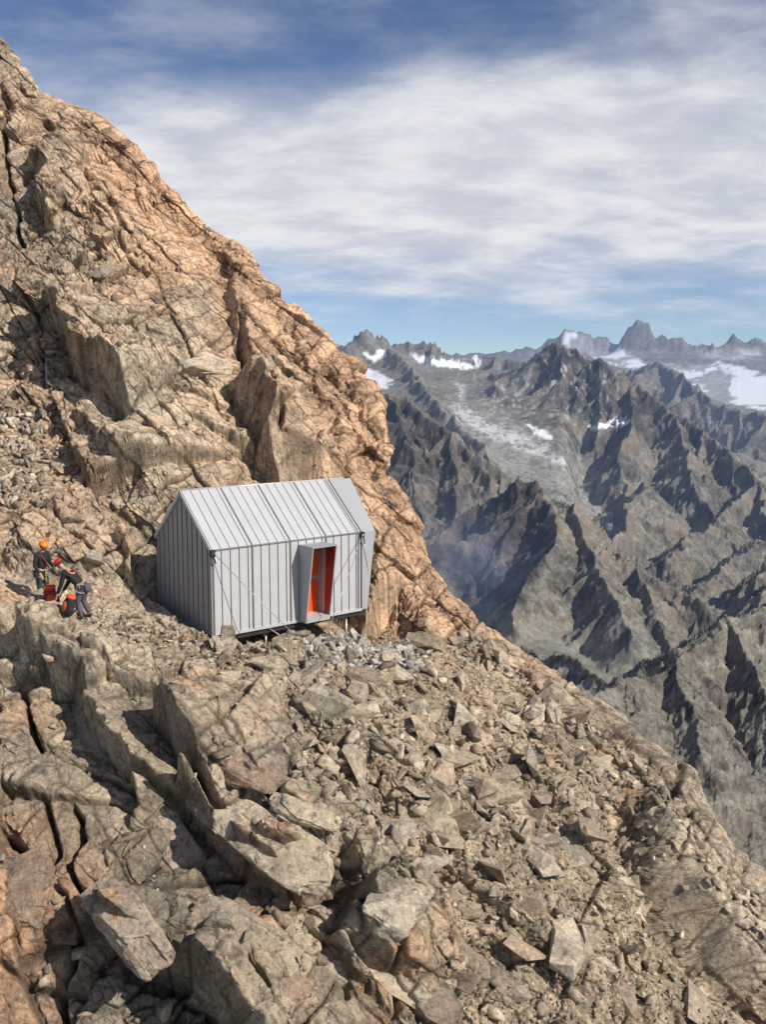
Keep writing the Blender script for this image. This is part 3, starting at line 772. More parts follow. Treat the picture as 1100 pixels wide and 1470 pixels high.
def skin(name, V, E_, mat, parent, lv=2):
    me = bpy.data.meshes.new(name); ks = list(V)
    me.from_pydata([V[k][0] for k in ks], [], []); me.edges.add(len(E_))
    me.edges.foreach_set('vertices', [ks.index(a) for e_ in E_ for a in e_]); me.update()
    sv = me.skin_vertices.new() if hasattr(me.skin_vertices,'new') else None
    o = link(bpy.data.objects.new(name, me), parent)
    m = o.modifiers.new('skin','SKIN'); m.use_smooth_shade = True
    if not me.skin_vertices: 
        bpy.context.view_layer.objects.active = o
    for i,k_ in enumerate(ks):
        r = V[k_][1]; r = (r,r) if not isinstance(r,tuple) else r
        d_ = me.skin_vertices[0].data[i]; d_.radius = r; d_.use_root = (i == 0)
    o.modifiers.new('sub','SUBSURF').levels = lv; o.modifiers['sub'].render_levels = lv
    me.materials.append(mat); return o
def V3(*a): return Vector(a)
def person(name, label, loc, rz, J, trousers, helm, group=None):
    """J: joints in a frame with +y forward; pelvis chest neck head, then L/R shoulder elbow wrist hip knee ankle"""
    root = empty(name, loc, rz); tag(root, label, 'person', group)
    V, E_ = {}, []
    def add(k_, p, r, prev=None):
        V[k_] = (tuple(p), r); 
        if prev: E_.append((prev,k_))
    up_ = (J['head']-J['neck']).normalized(); fwd = J['face'].normalized(); side = fwd.cross(up_).normalized()
    add('pel', J['pelvis'], (.135,.10)); add('waist', J['pelvis'].lerp(J['chest'],.45), (.12,.09),'pel'); add('chest', J['chest'], (.15,.11),'waist'); add('neckb', J['neck'], .06,'chest')
    add('neckt', J['neck']+up_*.06, .052,'neckb'); add('jaw', J['neck']+up_*.115+fwd*.02, (.066,.075),'neckt'); add('cran', J['neck']+up_*.195, (.078,.092),'jaw'); add('top', J['neck']+up_*.265, (.05,.06),'cran')
    add('nose', J['neck']+up_*.145+fwd*.112, .012,'jaw')
    for s_,sg in (('L',-1),('R',1)):
        sh,el_,wr = J[s_+'sh'],J[s_+'el'],J[s_+'wr']
        add(s_+'sh', sh, .062,'chest'); add(s_+'el', el_, .042,s_+'sh'); add(s_+'wr', wr, .028,s_+'el')
        hd = (wr-el_).normalized(); sd = hd.cross(fwd).normalized() if abs(hd.dot(fwd)) < .95 else side; nrm = hd.cross(sd)
        pm = wr+hd*.055; add(s_+'pm', pm, (.030,.018),s_+'wr')
        for q in range(4):
            ln = (.072,.082,.076,.060)[q]; o_ = sd*((q-1.5)*.019)
            add(f'{s_}f{q}a', pm+hd*.035+o_, .0095, s_+'pm'); add(f'{s_}f{q}b', pm+hd*(.035+ln*.5)+o_+nrm*.010, .0085, f'{s_}f{q}a'); add(f'{s_}f{q}c', pm+hd*(.035+ln*.85)+o_+nrm*.030, .0075, f'{s_}f{q}b')
        add(s_+'t1', wr+hd*.035+sd*.035*-1+nrm*.01, .011, s_+'wr'); add(s_+'t2', wr+hd*.07-sd*.048+nrm*.022, .009, s_+'t1')
        add(s_+'hip', J[s_+'hip'], .085,'pel'); add(s_+'kn', J[s_+'kn'], .058,s_+'hip'); add(s_+'an', J[s_+'an'], .038,s_+'kn')
        ft = J[s_+'toe']; add(s_+'to', ft, (.036,.025), s_+'an')
    skin('body', V, E_, M_SKIN, root)
    # jacket
    VJ = {'w0':(tuple(J['pelvis']+ (J['chest']-J['pelvis'])*.05), (.155,.125)), 'w1':(tuple(J['pelvis'].lerp(J['chest'],.5)), (.15,.12)), 'c':(tuple(J['chest']), (.175,.135)), 'n':(tuple(J['neck']-up_*.0), .072)}
    EJ = [('w0','w1'),('w1','c'),('c','n')]
    for s_ in 'LR':
        VJ[s_+'s'] = (tuple(J[s_+'sh']), .080); VJ[s_+'m'] = (tuple(J[s_+'sh'].lerp(J[s_+'el'],.5)), .064); VJ[s_+'e'] = (tuple(J[s_+'el']), .058); VJ[s_+'w'] = (tuple(J[s_+'el'].lerp(J[s_+'wr'],.93)), .043)
        EJ += [('c',s_+'s'),(s_+'s',s_+'m'),(s_+'m',s_+'e'),(s_+'e',s_+'w')]
    skin('jacket', VJ, EJ, M_BLACK, root)
    VT = {'p':(tuple(J['pelvis']), (.155,.125))}; ET = []
    for s_ in 'LR':
        VT[s_+'h'] = (tuple(J[s_+'hip']), .105); VT[s_+'t'] = (tuple(J[s_+'hip'].lerp(J[s_+'kn'],.5)), .092); VT[s_+'k'] = (tuple(J[s_+'kn']), .078); VT[s_+'c'] = (tuple(J[s_+'kn'].lerp(J[s_+'an'],.4)), .075); VT[s_+'a'] = (tuple(J[s_+'kn'].lerp(J[s_+'an'],.92)), .066)
        ET += [('p',s_+'h'),(s_+'h',s_+'t'),(s_+'t',s_+'k'),(s_+'k',s_+'c'),(s_+'c',s_+'a')]
    skin('trousers', VT, ET, trousers, root)
    for s_ in 'LR':
        a_,t_ = J[s_+'an'], J[s_+'toe']; hl = a_ - (t_-a_).normalized()*.04; 
        skin('boot', {'a':(tuple(a_+V3(0,0,.06)), .058),'b':(tuple(V3(a_.x,a_.y,t_.z+.015)), (.055,.05)),'c':(tuple(t_.lerp(a_,.4)*1.0+V3(0,0,-.0)), (.052,.045)),'d':(tuple(t_), (.045,.035))}, [('a','b'),('b','c'),('c','d')], M_BOOT, root)
    R_ = Matrix((side, fwd, up_)).transposed().to_4x4(); hc_ = J['neck']+up_*.205
    bm = bmesh.new(); bmesh.ops.create_uvsphere(bm, u_segments=24, v_segments=14, radius=1)
    bmesh.ops.delete(bm, geom=[v for v in bm.verts if v.co.z < -.12], context='VERTS')
    for v in bm.verts:
        rim = 1.08 if v.co.z < .02 else 1
        v.co = Vector((v.co.x*.122*rim, v.co.y*.142*rim+.0, v.co.z*.118*(1+.04*math.cos(v.co.x*9))))
    bmesh.ops.transform(bm, matrix=Matrix.Translation(hc_) @ R_, verts=bm.verts)
    h = obj('helmet', bm, helm, root, True); m = h.modifiers.new('th','SOLIDIFY'); m.thickness = .012
    bm = bmesh.new(); tube(bm, [hc_+side*.11, J['neck']+up_*.09+side*.06, J['neck']+up_*.065+fwd*.06, J['neck']+up_*.09-side*.06, hc_-side*.11], .008, 6); obj('strap', bm, M_BLACK, h)
    bm = bmesh.new(); bmesh.ops.create_uvsphere(bm, u_segments=16, v_segments=10, radius=.098, matrix=Matrix.Translation(J['neck']+up_*.19-fwd*.02)); 
    bmesh.ops.delete(bm, geom=[v for v in bm.verts if (v.co-(J['neck']+up_*.19)).dot(fwd) > .03 or (v.co-(J['neck']+up_*.19)).dot(up_) < -.07], context='VERTS'); obj('hair', bm, M_HAIR, root, True)
    for sg in (-1,1):
        bm = bmesh.new(); bmesh.ops.create_uvsphere(bm, u_segments=8, v_segments=6, radius=.011, matrix=Matrix.Translation(J['neck']+up_*.168+fwd*.082+side*.032*sg)); obj('eye', bm, M_BLACK, root, True)
    # harness with leg loops and hanging gear
    ax = (J['chest']-J['pelvis']).normalized(); hc2 = J['pelvis']+ax*.05; fw2 = (V3(0,1,0)-ax*ax.y).normalized(); sd2 = fw2.cross(ax)
    bm = bmesh.new(); tube(bm, [hc2+(sd2*math.cos(a)*.185+fw2*math.sin(a)*.155) for a in [i*math.pi/10 for i in range(21)]], .022, 8)
    for s_ in 'LR':
        a_ = (J[s_+'kn']-J[s_+'hip']).normalized(); c_ = J[s_+'hip'].lerp(J[s_+'kn'],.22); u_ = a_.cross(V3(0,1,.3)).normalized(); w_ = a_.cross(u_)
        tube(bm, [c_+(u_*math.cos(a)+w_*math.sin(a))*.108 for a in [i*math.pi/8 for i in range(17)]], .018, 8)
    hn = obj('harness', bm, M_GREY, root)
    rr = random.Random(len(name)+int(loc[0]*10))
    for i in range(7):
        a = rr.uniform(-.6,3.7); c_ = hc2+(sd2*math.cos(a)*.20+fw2*math.sin(a)*.18)-V3(0,0,.09)
        bm = bmesh.new(); tube(bm, [c_+V3(.022*math.cos(q),.006*i%3*.3,.045*math.sin(q)) for q in [j*math.pi/6 for j in range(13)]], .006, 6); obj('carabiner', bm, M_GOLD if i%2 else M_STEEL, hn)
    return root
def floor_at(px,py): return hill(px,py)
# standing climber (faces right, arms bent in front)
a1_ = floor_at(62,868)
J = dict(pelvis=V3(0,0,.93),chest=V3(0,.03,1.30),neck=V3(0,.07,1.47),head=V3(0,.13,1.66),face=V3(0,1,-.45),
 Lsh=V3(-.20,.05,1.40),Lel=V3(-.26,.08,1.12),Lwr=V3(-.20,.30,1.04),Rsh=V3(.20,.05,1.40),Rel=V3(.27,.04,1.12),Rwr=V3(.24,.20,.90),
 Lhip=V3(-.10,0,.88),Lkn=V3(-.13,.06,.48),Lan=V3(-.13,0,.10),Ltoe=V3(-.16,.17,.04),Rhip=V3(.10,0,.88),Rkn=V3(.12,.05,.48),Ran=V3(.12,-.03,.10),Rtoe=V3(.16,.14,.04))
pA = person('person','climber in an orange helmet and black jacket standing and looking down at the pack', a1_+V3(0,0,-.01), math.radians(-115), J, M_DKTR, M_HELO)
# strap of slings across the chest
bm = bmesh.new(); tube(bm, [V3(.13,.13,1.42),V3(.04,.185,1.25),V3(-.10,.17,1.02)], .018, 6); obj('sling', bm, M_PACK, pA)
bm = bmesh.new(); tube(bm, [V3(.05+.03*math.sin(i*2.2),.21,1.0-i*.03) for i in range(12)], .02, 6); obj('rope', bm, M_GOLD, pA)
# bending climber (faces left, reaching down)
b1_ = floor_at(119,888)
J = dict(pelvis=V3(0,-.05,.86),chest=V3(0,.30,1.17),neck=V3(0,.46,1.31),head=V3(0,.60,1.44),face=V3(0,.75,-.75),
 Lsh=V3(-.20,.36,1.20),Lel=V3(-.22,.45,.90),Lwr=V3(-.17,.58,.66),Rsh=V3(.20,.36,1.20),Rel=V3(.22,.48,.90),Rwr=V3(.15,.62,.66),
 Lhip=V3(-.10,-.05,.82),Lkn=V3(-.12,.06,.46),Lan=V3(-.12,-.06,.10),Ltoe=V3(-.15,.12,.04),Rhip=V3(.10,-.05,.82),Rkn=V3(.13,.02,.46),Ran=V3(.14,-.16,.10),Rtoe=V3(.17,.02,.04))
J['head'] = J['neck']+V3(0,.62,.55).normalized()*.2; J['face'] = V3(0,.55,-.62)
pB = person('person','climber in a red helmet, black jacket and mauve trousers bending over the red pack', b1_+V3(0,0,-.01), math.radians(78), J, M_PURP, M_HELR)
bm = bmesh.new(); bmesh.ops.create_uvsphere(bm, u_segments=12, v_segments=8, radius=.085, matrix=Matrix.Translation((.05,-.07,.99)) @ Matrix.Diagonal((.8,.6,.5,1))); obj('pouch', bm, M_YEL, pB, True)
bm = bmesh.new(); box(bm, -.08,.08,.16,.30,1.25,1.275); bmesh.ops.bevel(bm, geom=bm.edges[:], offset=.008, segments=2, affect='EDGES'); obj('shoulder_patch', bm, M_PACK, pB)
# rucksacks on the ground between them
def rucksack(loc, rz, ma, mb, label, tilt, sz=1):
    root = empty('rucksack', loc, rz); root.rotation_euler = (tilt[0],tilt[1],rz); root.scale = (sz,)*3; tag(root, label, 'rucksack')
    bm = bmesh.new(); bmesh.ops.create_cube(bm, size=1)
    bmesh.ops.subdivide_edges(bm, edges=bm.edges, cuts=4, use_grid_fill=True)
    for v in bm.verts:
        c = v.co; n_ = Vector((c.x,c.y,c.z)); l_ = (abs(c.x)**4+abs(c.y)**4+abs(c.z)**4)**.25
        c *= .5/l_ if l_ else 1; c.x *= .36*(1-.25*c.z); c.y *= .26*(1-.15*c.z); c.z *= .58; c.z += .28
        c.x += .012*math.sin(c.z*40)
    obj('pack_body', bm, ma, root, True)
    bm = bmesh.new(); bmesh.ops.create_uvsphere(bm, u_segments=16, v_segments=10, radius=1, matrix=Matrix.Translation((0,0,.57)) @ Matrix.Diagonal((.17,.14,.075,1))); obj('lid', bm, mb, root, True)
    for sx in (-1,1):
        bm = bmesh.new(); tube(bm, [(sx*.09,.12,.52),(sx*.12,.21,.40),(sx*.12,.20,.22),(sx*.11,.12,.08)], .02, 8); obj('shoulder_strap', bm, M_BLACK, root)
        bm = bmesh.new(); bmesh.ops.create_uvsphere(bm, u_segments=12, v_segments=8, radius=1, matrix=Matrix.Translation((sx*.17,0,.18)) @ Matrix.Diagonal((.05,.09,.15,1))); obj('side_pocket', bm, M_BLACK, root, True)
    bm = bmesh.new(); bmesh.ops.create_uvsphere(bm, u_segments=12, v_segments=8, radius=1, matrix=Matrix.Translation((0,-.13,.25)) @ Matrix.Diagonal((.12,.05,.16,1))); obj('front_pocket', bm, mb, root, True)
    return root
rucksack(hill(74,880)+V3(0,0,.05), .4, M_PACK, M_PACKO, 'red and orange rucksack standing open between the two climbers', (.15,-.1,0), 1.0)
rucksack(hill(93,886)+V3(0,0,.05), -.9, M_BLACK, M_PACKO, 'black and orange rucksack leaning beside the red one', (-.2,.25,0), .85)


# ------------------------------------------------------------------ distant mountains
RG = [  # name, near-slope S1, break distance (fraction of D), lower slope S2, crest points (px,py,D)
 (1.15,.035,.17,[(520,515,14000),(700,512,14000),(770,505,14000),(800,486,14000),(812,476,14000),(825,473,14000),(838,480,14000),(850,488,14000),(872,490,13900),(888,497,13800),(896,480,13700),(905,470,13700),(913,462,13700),(920,456,13700),(927,464,13700),(933,473,13700),(941,484,13700),(955,488,13700),(975,493,13700),(992,500,13700),(1008,493,13700),(1018,497,13700),(1028,503,13600),(1042,494,13600),(1055,485,13600),(1066,495,13600),(1085,489,13600),(1100,497,13600),(1150,478,13600),(1230,500,13600),(1400,490,13600)]),
 (.9,.06,.5,[(880,543,8600),(898,530,8400),(915,526,8200),(940,517,8000),(955,527,7800),(978,536,7600),(1000,558,7300),(1025,578,7000),(1060,588,6700),(1110,596,6400),(1200,590,6200),(1350,600,6000)]),
 (.75,.05,.35,[(380,520,6400),(440,512,6300),(480,494,6200),(500,497,6100),(511,484,6050),(524,473,6000),(534,481,6000),(548,483,6000),(562,497,6100),(575,491,6200),(600,487,6200),(622,491,6200),(642,508,6200),(660,517,6200),(680,513,6300),(697,508,6300),(715,513,6200),(735,520,6100),(770,520,6000)]),
 (1.05,.09,.55,[(655,556,5200),(690,548,5000),(715,543,4800),(740,528,4650),(770,506,4550),(785,497,4500),(798,490,4500),(812,496,4480),(828,500,4450),(845,516,4400),(860,512,4350),(872,520,4300),(890,534,4250),(915,548,4200),(935,558,4100),(965,590,3900),(1000,612,3700),(1040,640,3500),(1085,690,3200),(1150,740,3000),(1300,800,2800)]),
 (1.1,.08,.6,[(800,491,4500),(812,530,4300),(806,570,4100),(815,610,3900),(800,650,3700)]),
 (1.1,.08,.6,[(860,512,4350),(868,550,4150),(862,590,3950),(850,640,3700)]),
 (1.0,.08,.55,[(735,531,4600),(715,560,4350),(700,590,4150)]),
 (.85,.08,.5,[(915,548,4200),(905,600,3800),(890,660,3400),(905,720,3000),(930,780,2700),(925,840,2400)]),
 (.85,.08,.5,[(965,590,3900),(985,650,3400),(1000,700,3000),(1045,760,2600),(1075,830,2200),(1060,900,1900)]),
 (.85,.08,.5,[(1085,690,3200),(1110,760,2600),(1150,830,2100),(1180,900,1800)]),
 (.7,.05,.4,[(560,500,6000),(585,530,5000),(610,560,4200),(650,600,3500),(690,640,3000)]),
 (.95,.10,.5,[(470,560,2500),(500,562,2450),(536,568,2400),(560,566,2380),(584,571,2350),(604,590,2300),(622,604,2250),(645,618,2200),(668,640,2150),(684,652,2120),(698,662,2100),(712,678,2080),(728,695,2050),(745,720,2000),(765,760,1950)]),
 (.9,.08,.5,[(560,566,2380),(575,610,2200),(590,660,2050),(600,720,1900),(605,790,1750)]),
 (.9,.08,.5,[(645,618,2200),(655,670,2050),(650,720,1900),(640,770,1800)]),
 (1.1,.08,.55,[(560,830,1750),(600,790,1720),(632,764,1700),(655,748,1680),(680,728,1650),(705,714,1630),(725,703,1610),(738,692,1600),(748,680,1600),(757,693,1590),(768,689,1580),(778,704,1570),(790,714,1560),(806,717,1550),(826,720,1540),(836,745,1520),(850,765,1500),(880,785,1480),(915,815,1450),(950,835,1420),(985,850,1400),(1015,868,1370),(1040,900,1340),(1080,960,1300)]),
 (1.0,.08,.5,[(768,689,1580),(784,708,1530),(800,742,1450),(795,780,1370),(768,815,1290),(742,862,1200),(735,900,1130)]),
 (1.0,.08,.5,[(826,720,1540),(838,770,1420),(862,820,1300),(890,870,1190),(905,915,1100)]),
 (1.0,.08,.5,[(915,815,1450),(935,860,1330),(955,905,1210),(965,940,1130)]),
 (.8,.08,.5,[(1080,860,1500),(1090,830,1560),(1130,800,1620),(1200,780,1700)]),
 (1.0,.08,.5,[(750,925,560),(785,944,540),(796,938,530),(808,937,520),(820,943,510),(838,957,495),(855,968,480),(880,985,460),(920,1020,440)]),
 (.72,.3,.7,[(760,1075,170),(800,1030,170),(828,1003,175),(850,994,180),(872,988,190),(900,974,200),(928,969,208),(946,966,212),(962,950,216),(985,933,222),(1008,920,228),(1030,900,235),(1050,887,240),(1078,882,245),(1105,868,250),(1180,825,260),(1300,790,275),(1400,770,290)]),
 (.8,.05,.5,[(1180,720,2600),(1120,758,2300),(1060,798,2000),(1010,832,1750),(985,872,1500)]),
 (.8,.05,.5,[(1200,800,1700),(1130,826,1500),(1085,862,1300),(1055,905,1120)]),
 (.8,.05,.5,[(930,690,3000),(900,735,2600),(885,775,2300),(872,815,2000),(880,850,1700)]),
 (.8,.05,.5,[(1085,690,3200),(1040,740,2700),(990,770,2300),(960,800,2000)]),
 (.8,.3,.7,[(962,950,216),(985,985,203),(1000,1030,190),(1010,1080,178)]),
 (.8,.3,.7,[(1050,887,240),(1075,940,222),(1100,1000,205),(1125,1060,190)]),
 (.8,.3,.7,[(900,974,200),(905,1010,190),(900,1050,180),(915,1090,170)]),
]
FP = np.array([(60,-60),(140,-150),(300,-200),(600,-235),(1000,-285),(1500,-380),(2500,-360),(3000,-280),(4000,-130),(5000,0),(5600,40),(6000,60),(7500,-260),(9000,-300),(10500,-190),(12000,90),(13500,330),(16500,420)], float)
FPR = np.array([(60,-60),(140,-150),(300,-200),(600,-235),(1000,-300),(1500,-460),(2500,-720),(4000,-760),(7500,-700),(8600,-420),(9500,-260),(10500,-190),(12000,80),(13500,330),(16500,420)], float)
segs = []
for ri,(s1,bf,s2,pts) in enumerate(RG):
    W_ = U([p[0] for p in pts],[p[1] for p in pts],[p[2] for p in pts])
    for k in range(len(pts)-1): segs.append((W_[k], W_[k+1], s1, bf*pts[k][2], s2))
# secondary spurs that branch off the main crests and run down towards the valleys
rs = random.Random(77)
def spur(px, D, z, ang, length, drop, depth, s1, bf, s2):
    """px-like coordinates: a across, b towards the viewer; length in screen-size units"""
    a, lD = px, math.log(D); pa = None; n_ = 4; P0 = Vector(((a-550)/F*D, D, z))
    for i in range(n_):
        ang += rs.gauss(0,.16); st = length/n_
        a += math.sin(ang)*st; lD -= math.cos(ang)*st/F; D2 = math.exp(lD)
        q_ = Vector(((a-550)/F*D2, D2, 0)); run = (Vector((q_.x,q_.y,0))-Vector((P0.x,P0.y,0))).length
        q_.z = P0.z - run*drop*rs.uniform(.6,1.35)
        segs.append((np.array(P0), np.array(q_), s1, bf*D2, s2))
        if depth and i < n_-1:
            for sg_ in (-1,1):
                if rs.random() < .8: spur(a, D2, q_.z-.002*D2, ang+sg_*rs.uniform(.55,.95), length*.36, drop*1.25, depth-1, s1, bf, s2)
        P0 = q_
for (s1,bf,s2,pts) in RG:
    D0 = pts[0][2]; near_ = D0 < 400
    if D0 > 9000: continue
    acc = 0; gap = rs.uniform(20,34)
    for k in range(len(pts)-1):
        dxp = pts[k+1][0]-pts[k][0]; acc += abs(dxp)+abs(math.log(pts[k+1][2]/pts[k][2]))*F*.5
        if acc > gap and pts[k][0] > 440:
            acc = 0; gap = rs.uniform(30,58) if not near_ else rs.uniform(30,60)
            z_ = float(U(*pts[k+1])[2]); spur(pts[k+1][0], pts[k+1][2], z_-.003*pts[k+1][2], rs.uniform(-.95,.45), rs.uniform(90,200) if not near_ else rs.uniform(120,220), .52, 1, s1*1.1, bf*.7, s2)
def macro(x, y):
    h = np.full(x.shape, -1e5); dd = np.full(x.shape, 1e5)
    Dall = np.hypot(x,y)
    h_ = h.ravel(); dd_ = dd.ravel(); x_ = x.ravel(); y_ = y.ravel()
    for a, b, s1, br, s2 in segs:
        D_m = .5*(a[1]+b[1]); rch = .22*D_m if D_m > 400 else .5*D_m
        I = np.where((x_ > min(a[0],b[0])-rch)&(x_ < max(a[0],b[0])+rch)&(y_ > min(a[1],b[1])-rch)&(y_ < max(a[1],b[1])+rch))[0]
        if not len(I): continue
        xx, yy = x_[I], y_[I]
        ex, ey = b[0]-a[0], b[1]-a[1]; L2 = ex*ex+ey*ey
        t_ = np.clip(((xx-a[0])*ex+(yy-a[1])*ey)/L2, 0, 1)
        d_ = np.hypot(xx-a[0]-t_*ex, yy-a[1]-t_*ey); b0 = D_m*(.020 if D_m > 9000 else .008); s0 = 2.6 if D_m > 9000 else 1.5
        z_ = a[2]+t_*(b[2]-a[2]) - np.where(d_ < b0, s0*d_, s0*b0+np.where(d_ < br, s1*(d_-b0), s1*(br-b0)+s2*(d_-br)))
        m_ = z_ > h_[I]; J_ = I[m_]; h_[J_] = z_[m_]; dd_[J_] = d_[m_]
    h = h_.reshape(x.shape); dd = dd_.reshape(x.shape)
    D_ = Dall; wr = ss(800,900, 550+x/y*F); fl = np.interp(D_, FP[:,0], FP[:,1])*(1-wr) + np.interp(D_, FPR[:,0], FPR[:,1])*wr; k_ = D_*.02
    hh = np.maximum(h, fl) + k_*np.exp(-np.abs(h-fl)/k_)*.35
    return hh, dd, (h-fl)/D_
PXF = np.arange(300, 1330, 1.45); ncol = len(PXF)
lnD = np.linspace(math.log(95), math.log(15500), 1100)
ac = PXF[::6]; XX = ((ac-550)/F)
Dg = np.exp(lnD); hx = XX[:,None]*Dg[None,:]; hy = np.repeat(Dg[None,:], len(ac), 0)
hm,_,_ = macro(hx, hy)
pyc = 550 - hm/Dg[None,:]*F
vis = np.minimum.accumulate(pyc, axis=1) >= pyc - 25
dens_ = np.clip(-np.gradient(pyc, axis=1), 0, None)*vis + .25
kk = np.ones(9)/9
dens_ = np.apply_along_axis(lambda r: np.convolve(np.pad(r,4,mode='edge'),kk,'valid'), 1, dens_)
dens_ = np.apply_along_axis(lambda r: np.convolve(np.pad(r,4,mode='edge'),kk,'valid'), 0, dens_)
cdf = np.cumsum(dens_, 1); cdf = (cdf-cdf[:,:1])/(cdf[:,-1:]-cdf[:,:1])
NR = 1000; tq = np.linspace(0,1,NR)
ln_c = np.stack([np.interp(tq, cdf[i], lnD) for i in range(len(ac))])
LN = np.stack([np.interp(PXF, ac, ln_c[:,j]) for j in range(NR)], 1)     # ncol x NR
DDf = np.exp(LN); X_ = ((PXF-550)/F)[:,None]*DDf; Y_ = DDf
qa0 = np.repeat(PXF[:,None], NR, 1); Q0 = np.stack([qa0.ravel(), (LN*F).ravel(), 0*qa0.ravel()],1).astype(f32)
fs = ss(0,1,(9000-DDf)/3000)
w1 = (fbm(Q0/55,4,91)*7 + fbm(Q0/17,3,92)*1.8).reshape(DDf.shape)*(.25+.75*fs); w2 = (fbm(Q0/55+40,4,93)*11 + fbm(Q0/17+9,3,94)*3.).reshape(DDf.shape)*fs
Hm, dist_, above = macro(X_+w1*DDf/F, Y_+w2*DDf/F)
qa = np.repeat(PXF[:,None], NR, 1); qb = LN*F
Q = np.stack([qa.ravel(), qb.ravel(), (Hm/DDf*F).ravel()*.6], 1).astype(f32)
far_sc = (DDf/F)
ddp = (dist_/far_sc).ravel()
am = ss(0, 30, ddp); ab = ss(-.01,.10,above.ravel())
nz_ = (ridged(Q/60+5, 6, 71, .5)-.35)*9*am*(.18+.82*ab) + (ridged(Q*np.array([1,.42,.7],f32)/19+9, 4, 73)-.3)*3.6*ss(0,12,ddp)*(.15+.85*ab) + fbm(Q/9, 4, 75)*1.3*(.2+.8*ab)
jag = (ridged(np.stack([Q[:,0]/17, Q[:,1]/40, Q[:,2]*0], 1).astype(f32), 4, 79)-.5)*3.0*np.exp(-ddp/9)
nz_ *= np.where(Q[:,1] < math.log(420)*F, 1.0, 1.); nz_ *= np.where(Q[:,1] > math.log(8800)*F, .2+.8*ab, 1.); jag *= np.where(Q[:,1] > math.log(8800)*F, 1.5, 1.)
Hf = Hm.ravel() + (nz_+jag)*far_sc.ravel()
Pf_ = np.stack([X_.ravel(), Y_.ravel(), Hf], 1)
# slope for colour
G3 = Pf_.reshape(ncol,NR,3); nf = np.cross(np.gradient(G3,axis=0), np.gradient(G3,axis=1)); nf /= np.linalg.norm(nf,axis=2)[:,:,None]+1e-9
up = np.abs(nf[:,:,2]).ravel()
fx = qa.ravel(); fd = Pf_[:,1]*cp - Pf_[:,2]*sp; fy = 735 - F*(Pf_[:,1]*sp+Pf_[:,2]*cp)/fd; Dr = DDf.ravel()
nA = fbm(Q/45, 5, 81); nB = fbm(Q/14, 5, 83); nC = fbm(Q*np.array([1,.5,1],f32)/5, 4, 85)
scr_ = ss(.66,.86, up + nB*.10 + (1-ab)*.15)
rockc = np.array([.165,.148,.128])[None]*(1+.40*nA+.40*nB+.30*nC)[:,None]
painted_shade = pmask(fx+nB*10, fy+nA*10, [(600,800),(632,760),(700,712),(748,676),(785,700),(805,745),(798,785),(745,870),(640,880)], 14)*(Dr > 1000)*(Dr < 1900)  # shadow on the pyramid's left face, painted into the rock colour
painted_shade = np.maximum(painted_shade, .6*pmask(fx+nB*10, fy+nA*10, [(530,560),(600,570),(730,690),(640,760),(560,700)], 16)*(Dr > 1500)*(Dr < 2600))  # left spur darkened by the same mask
painted_shade = np.maximum(painted_shade, .6*pmask(fx+nB*10, fy+nA*10, [(680,565),(740,528),(800,484),(860,508),(930,555),(960,620),(900,690),(840,650),(760,620)], 14)*(Dr > 3300)*(Dr < 4900))  # central peak darkened too
rockc = rockc*(1-.6*painted_shade[:,None])*np.where(Dr < 420, 1.1, 1.)[:,None]
brown = (ss(.0,.8,nA+.25*ss(850,1000,fx))*np.where(Dr < 420,.25,1))[:,None]*.7
rockc = rockc*(1-brown)+np.array([.25,.20,.148])*brown
scrc = np.array([.25,.24,.20])[None]*(1+.16*nB+.10*nC+.28*nA)[:,None]
scr_ = np.where(Dr < 420, ss(.60,.86,up+nB*.16), scr_)*(1-.8*painted_shade)
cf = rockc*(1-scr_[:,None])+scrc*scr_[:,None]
snow = np.zeros(len(fx))
wx, wy = fx+nB*5+nC*2, fy+nB*3+nC*2
def snowp(poly, d0, d1, w_=1., soft=3.):
    global snow
    i = np.where((Dr > d0)&(Dr < d1)&(fx > min(p[0] for p in poly)-20)&(fx < max(p[0] for p in poly)+20))[0]
    snow[i] = np.maximum(snow[i], pmask(wx[i], wy[i], poly, soft)*w_)
snowp([(494,527),(520,524),(545,535),(562,545),(555,558),(530,562),(505,556),(495,545)],2600,6500)
snowp([(520,508),(552,503),(556,514),(536,520)],2600,6500,.9)
snowp([(592,511),(640,517),(692,524),(668,530),(625,525),(600,520)],2600,6500)
snowp([(660,512),(690,508),(690,520)],2600,6500,.8)
snowp([(650,546),(678,548),(668,578),(700,600),(722,606),(790,640),(835,670),(812,676),(745,650),(690,628),(655,602),(640,584),(660,570)],2300,5600,.40,14)
snowp([(655,552),(676,552),(662,580),(700,608),(730,622),(690,622),(655,596)],2300,5600,.42,8)
snowp([(758,611),(785,618),(792,629),(770,626)],2300,5600,.9); snowp([(845,612),(905,600),(900,606),(850,620)],2300,5600,.9)
snowp([(842,486),(868,490),(892,500),(925,522),(905,530),(878,524),(850,514),(832,500)],5500,15500)
snowp([(800,482),(822,476),(838,482),(845,500),(830,505),(805,498)],8500,15500,.95,5)
snowp([(945,520),(985,528),(1030,520),(1110,540),(1180,540),(1180,596),(1100,590),(1050,580),(1010,572),(985,548)],8600,13500,.95,5)
snowp([(985,505),(1080,500),(1100,515),(1050,520),(1000,515)],11000,15500,.4,6)
steepf = ss(.35,.6,up+nB*.12)
snow *= np.where(Dr > 8600, .75+.25*steepf, .3+.7*steepf)
snow = ss(.15,.5,snow+nC*np.where(Dr > 8600,.03,.16)+nB*.08*(Dr < 8600))*np.minimum(1,snow*1.35)
snow *= np.where(Dr > 8600, 1-.75*ss(.45,.95,ridged(Q*np.array([1/38,1/110,1/20],f32), 4, 88)), 1)
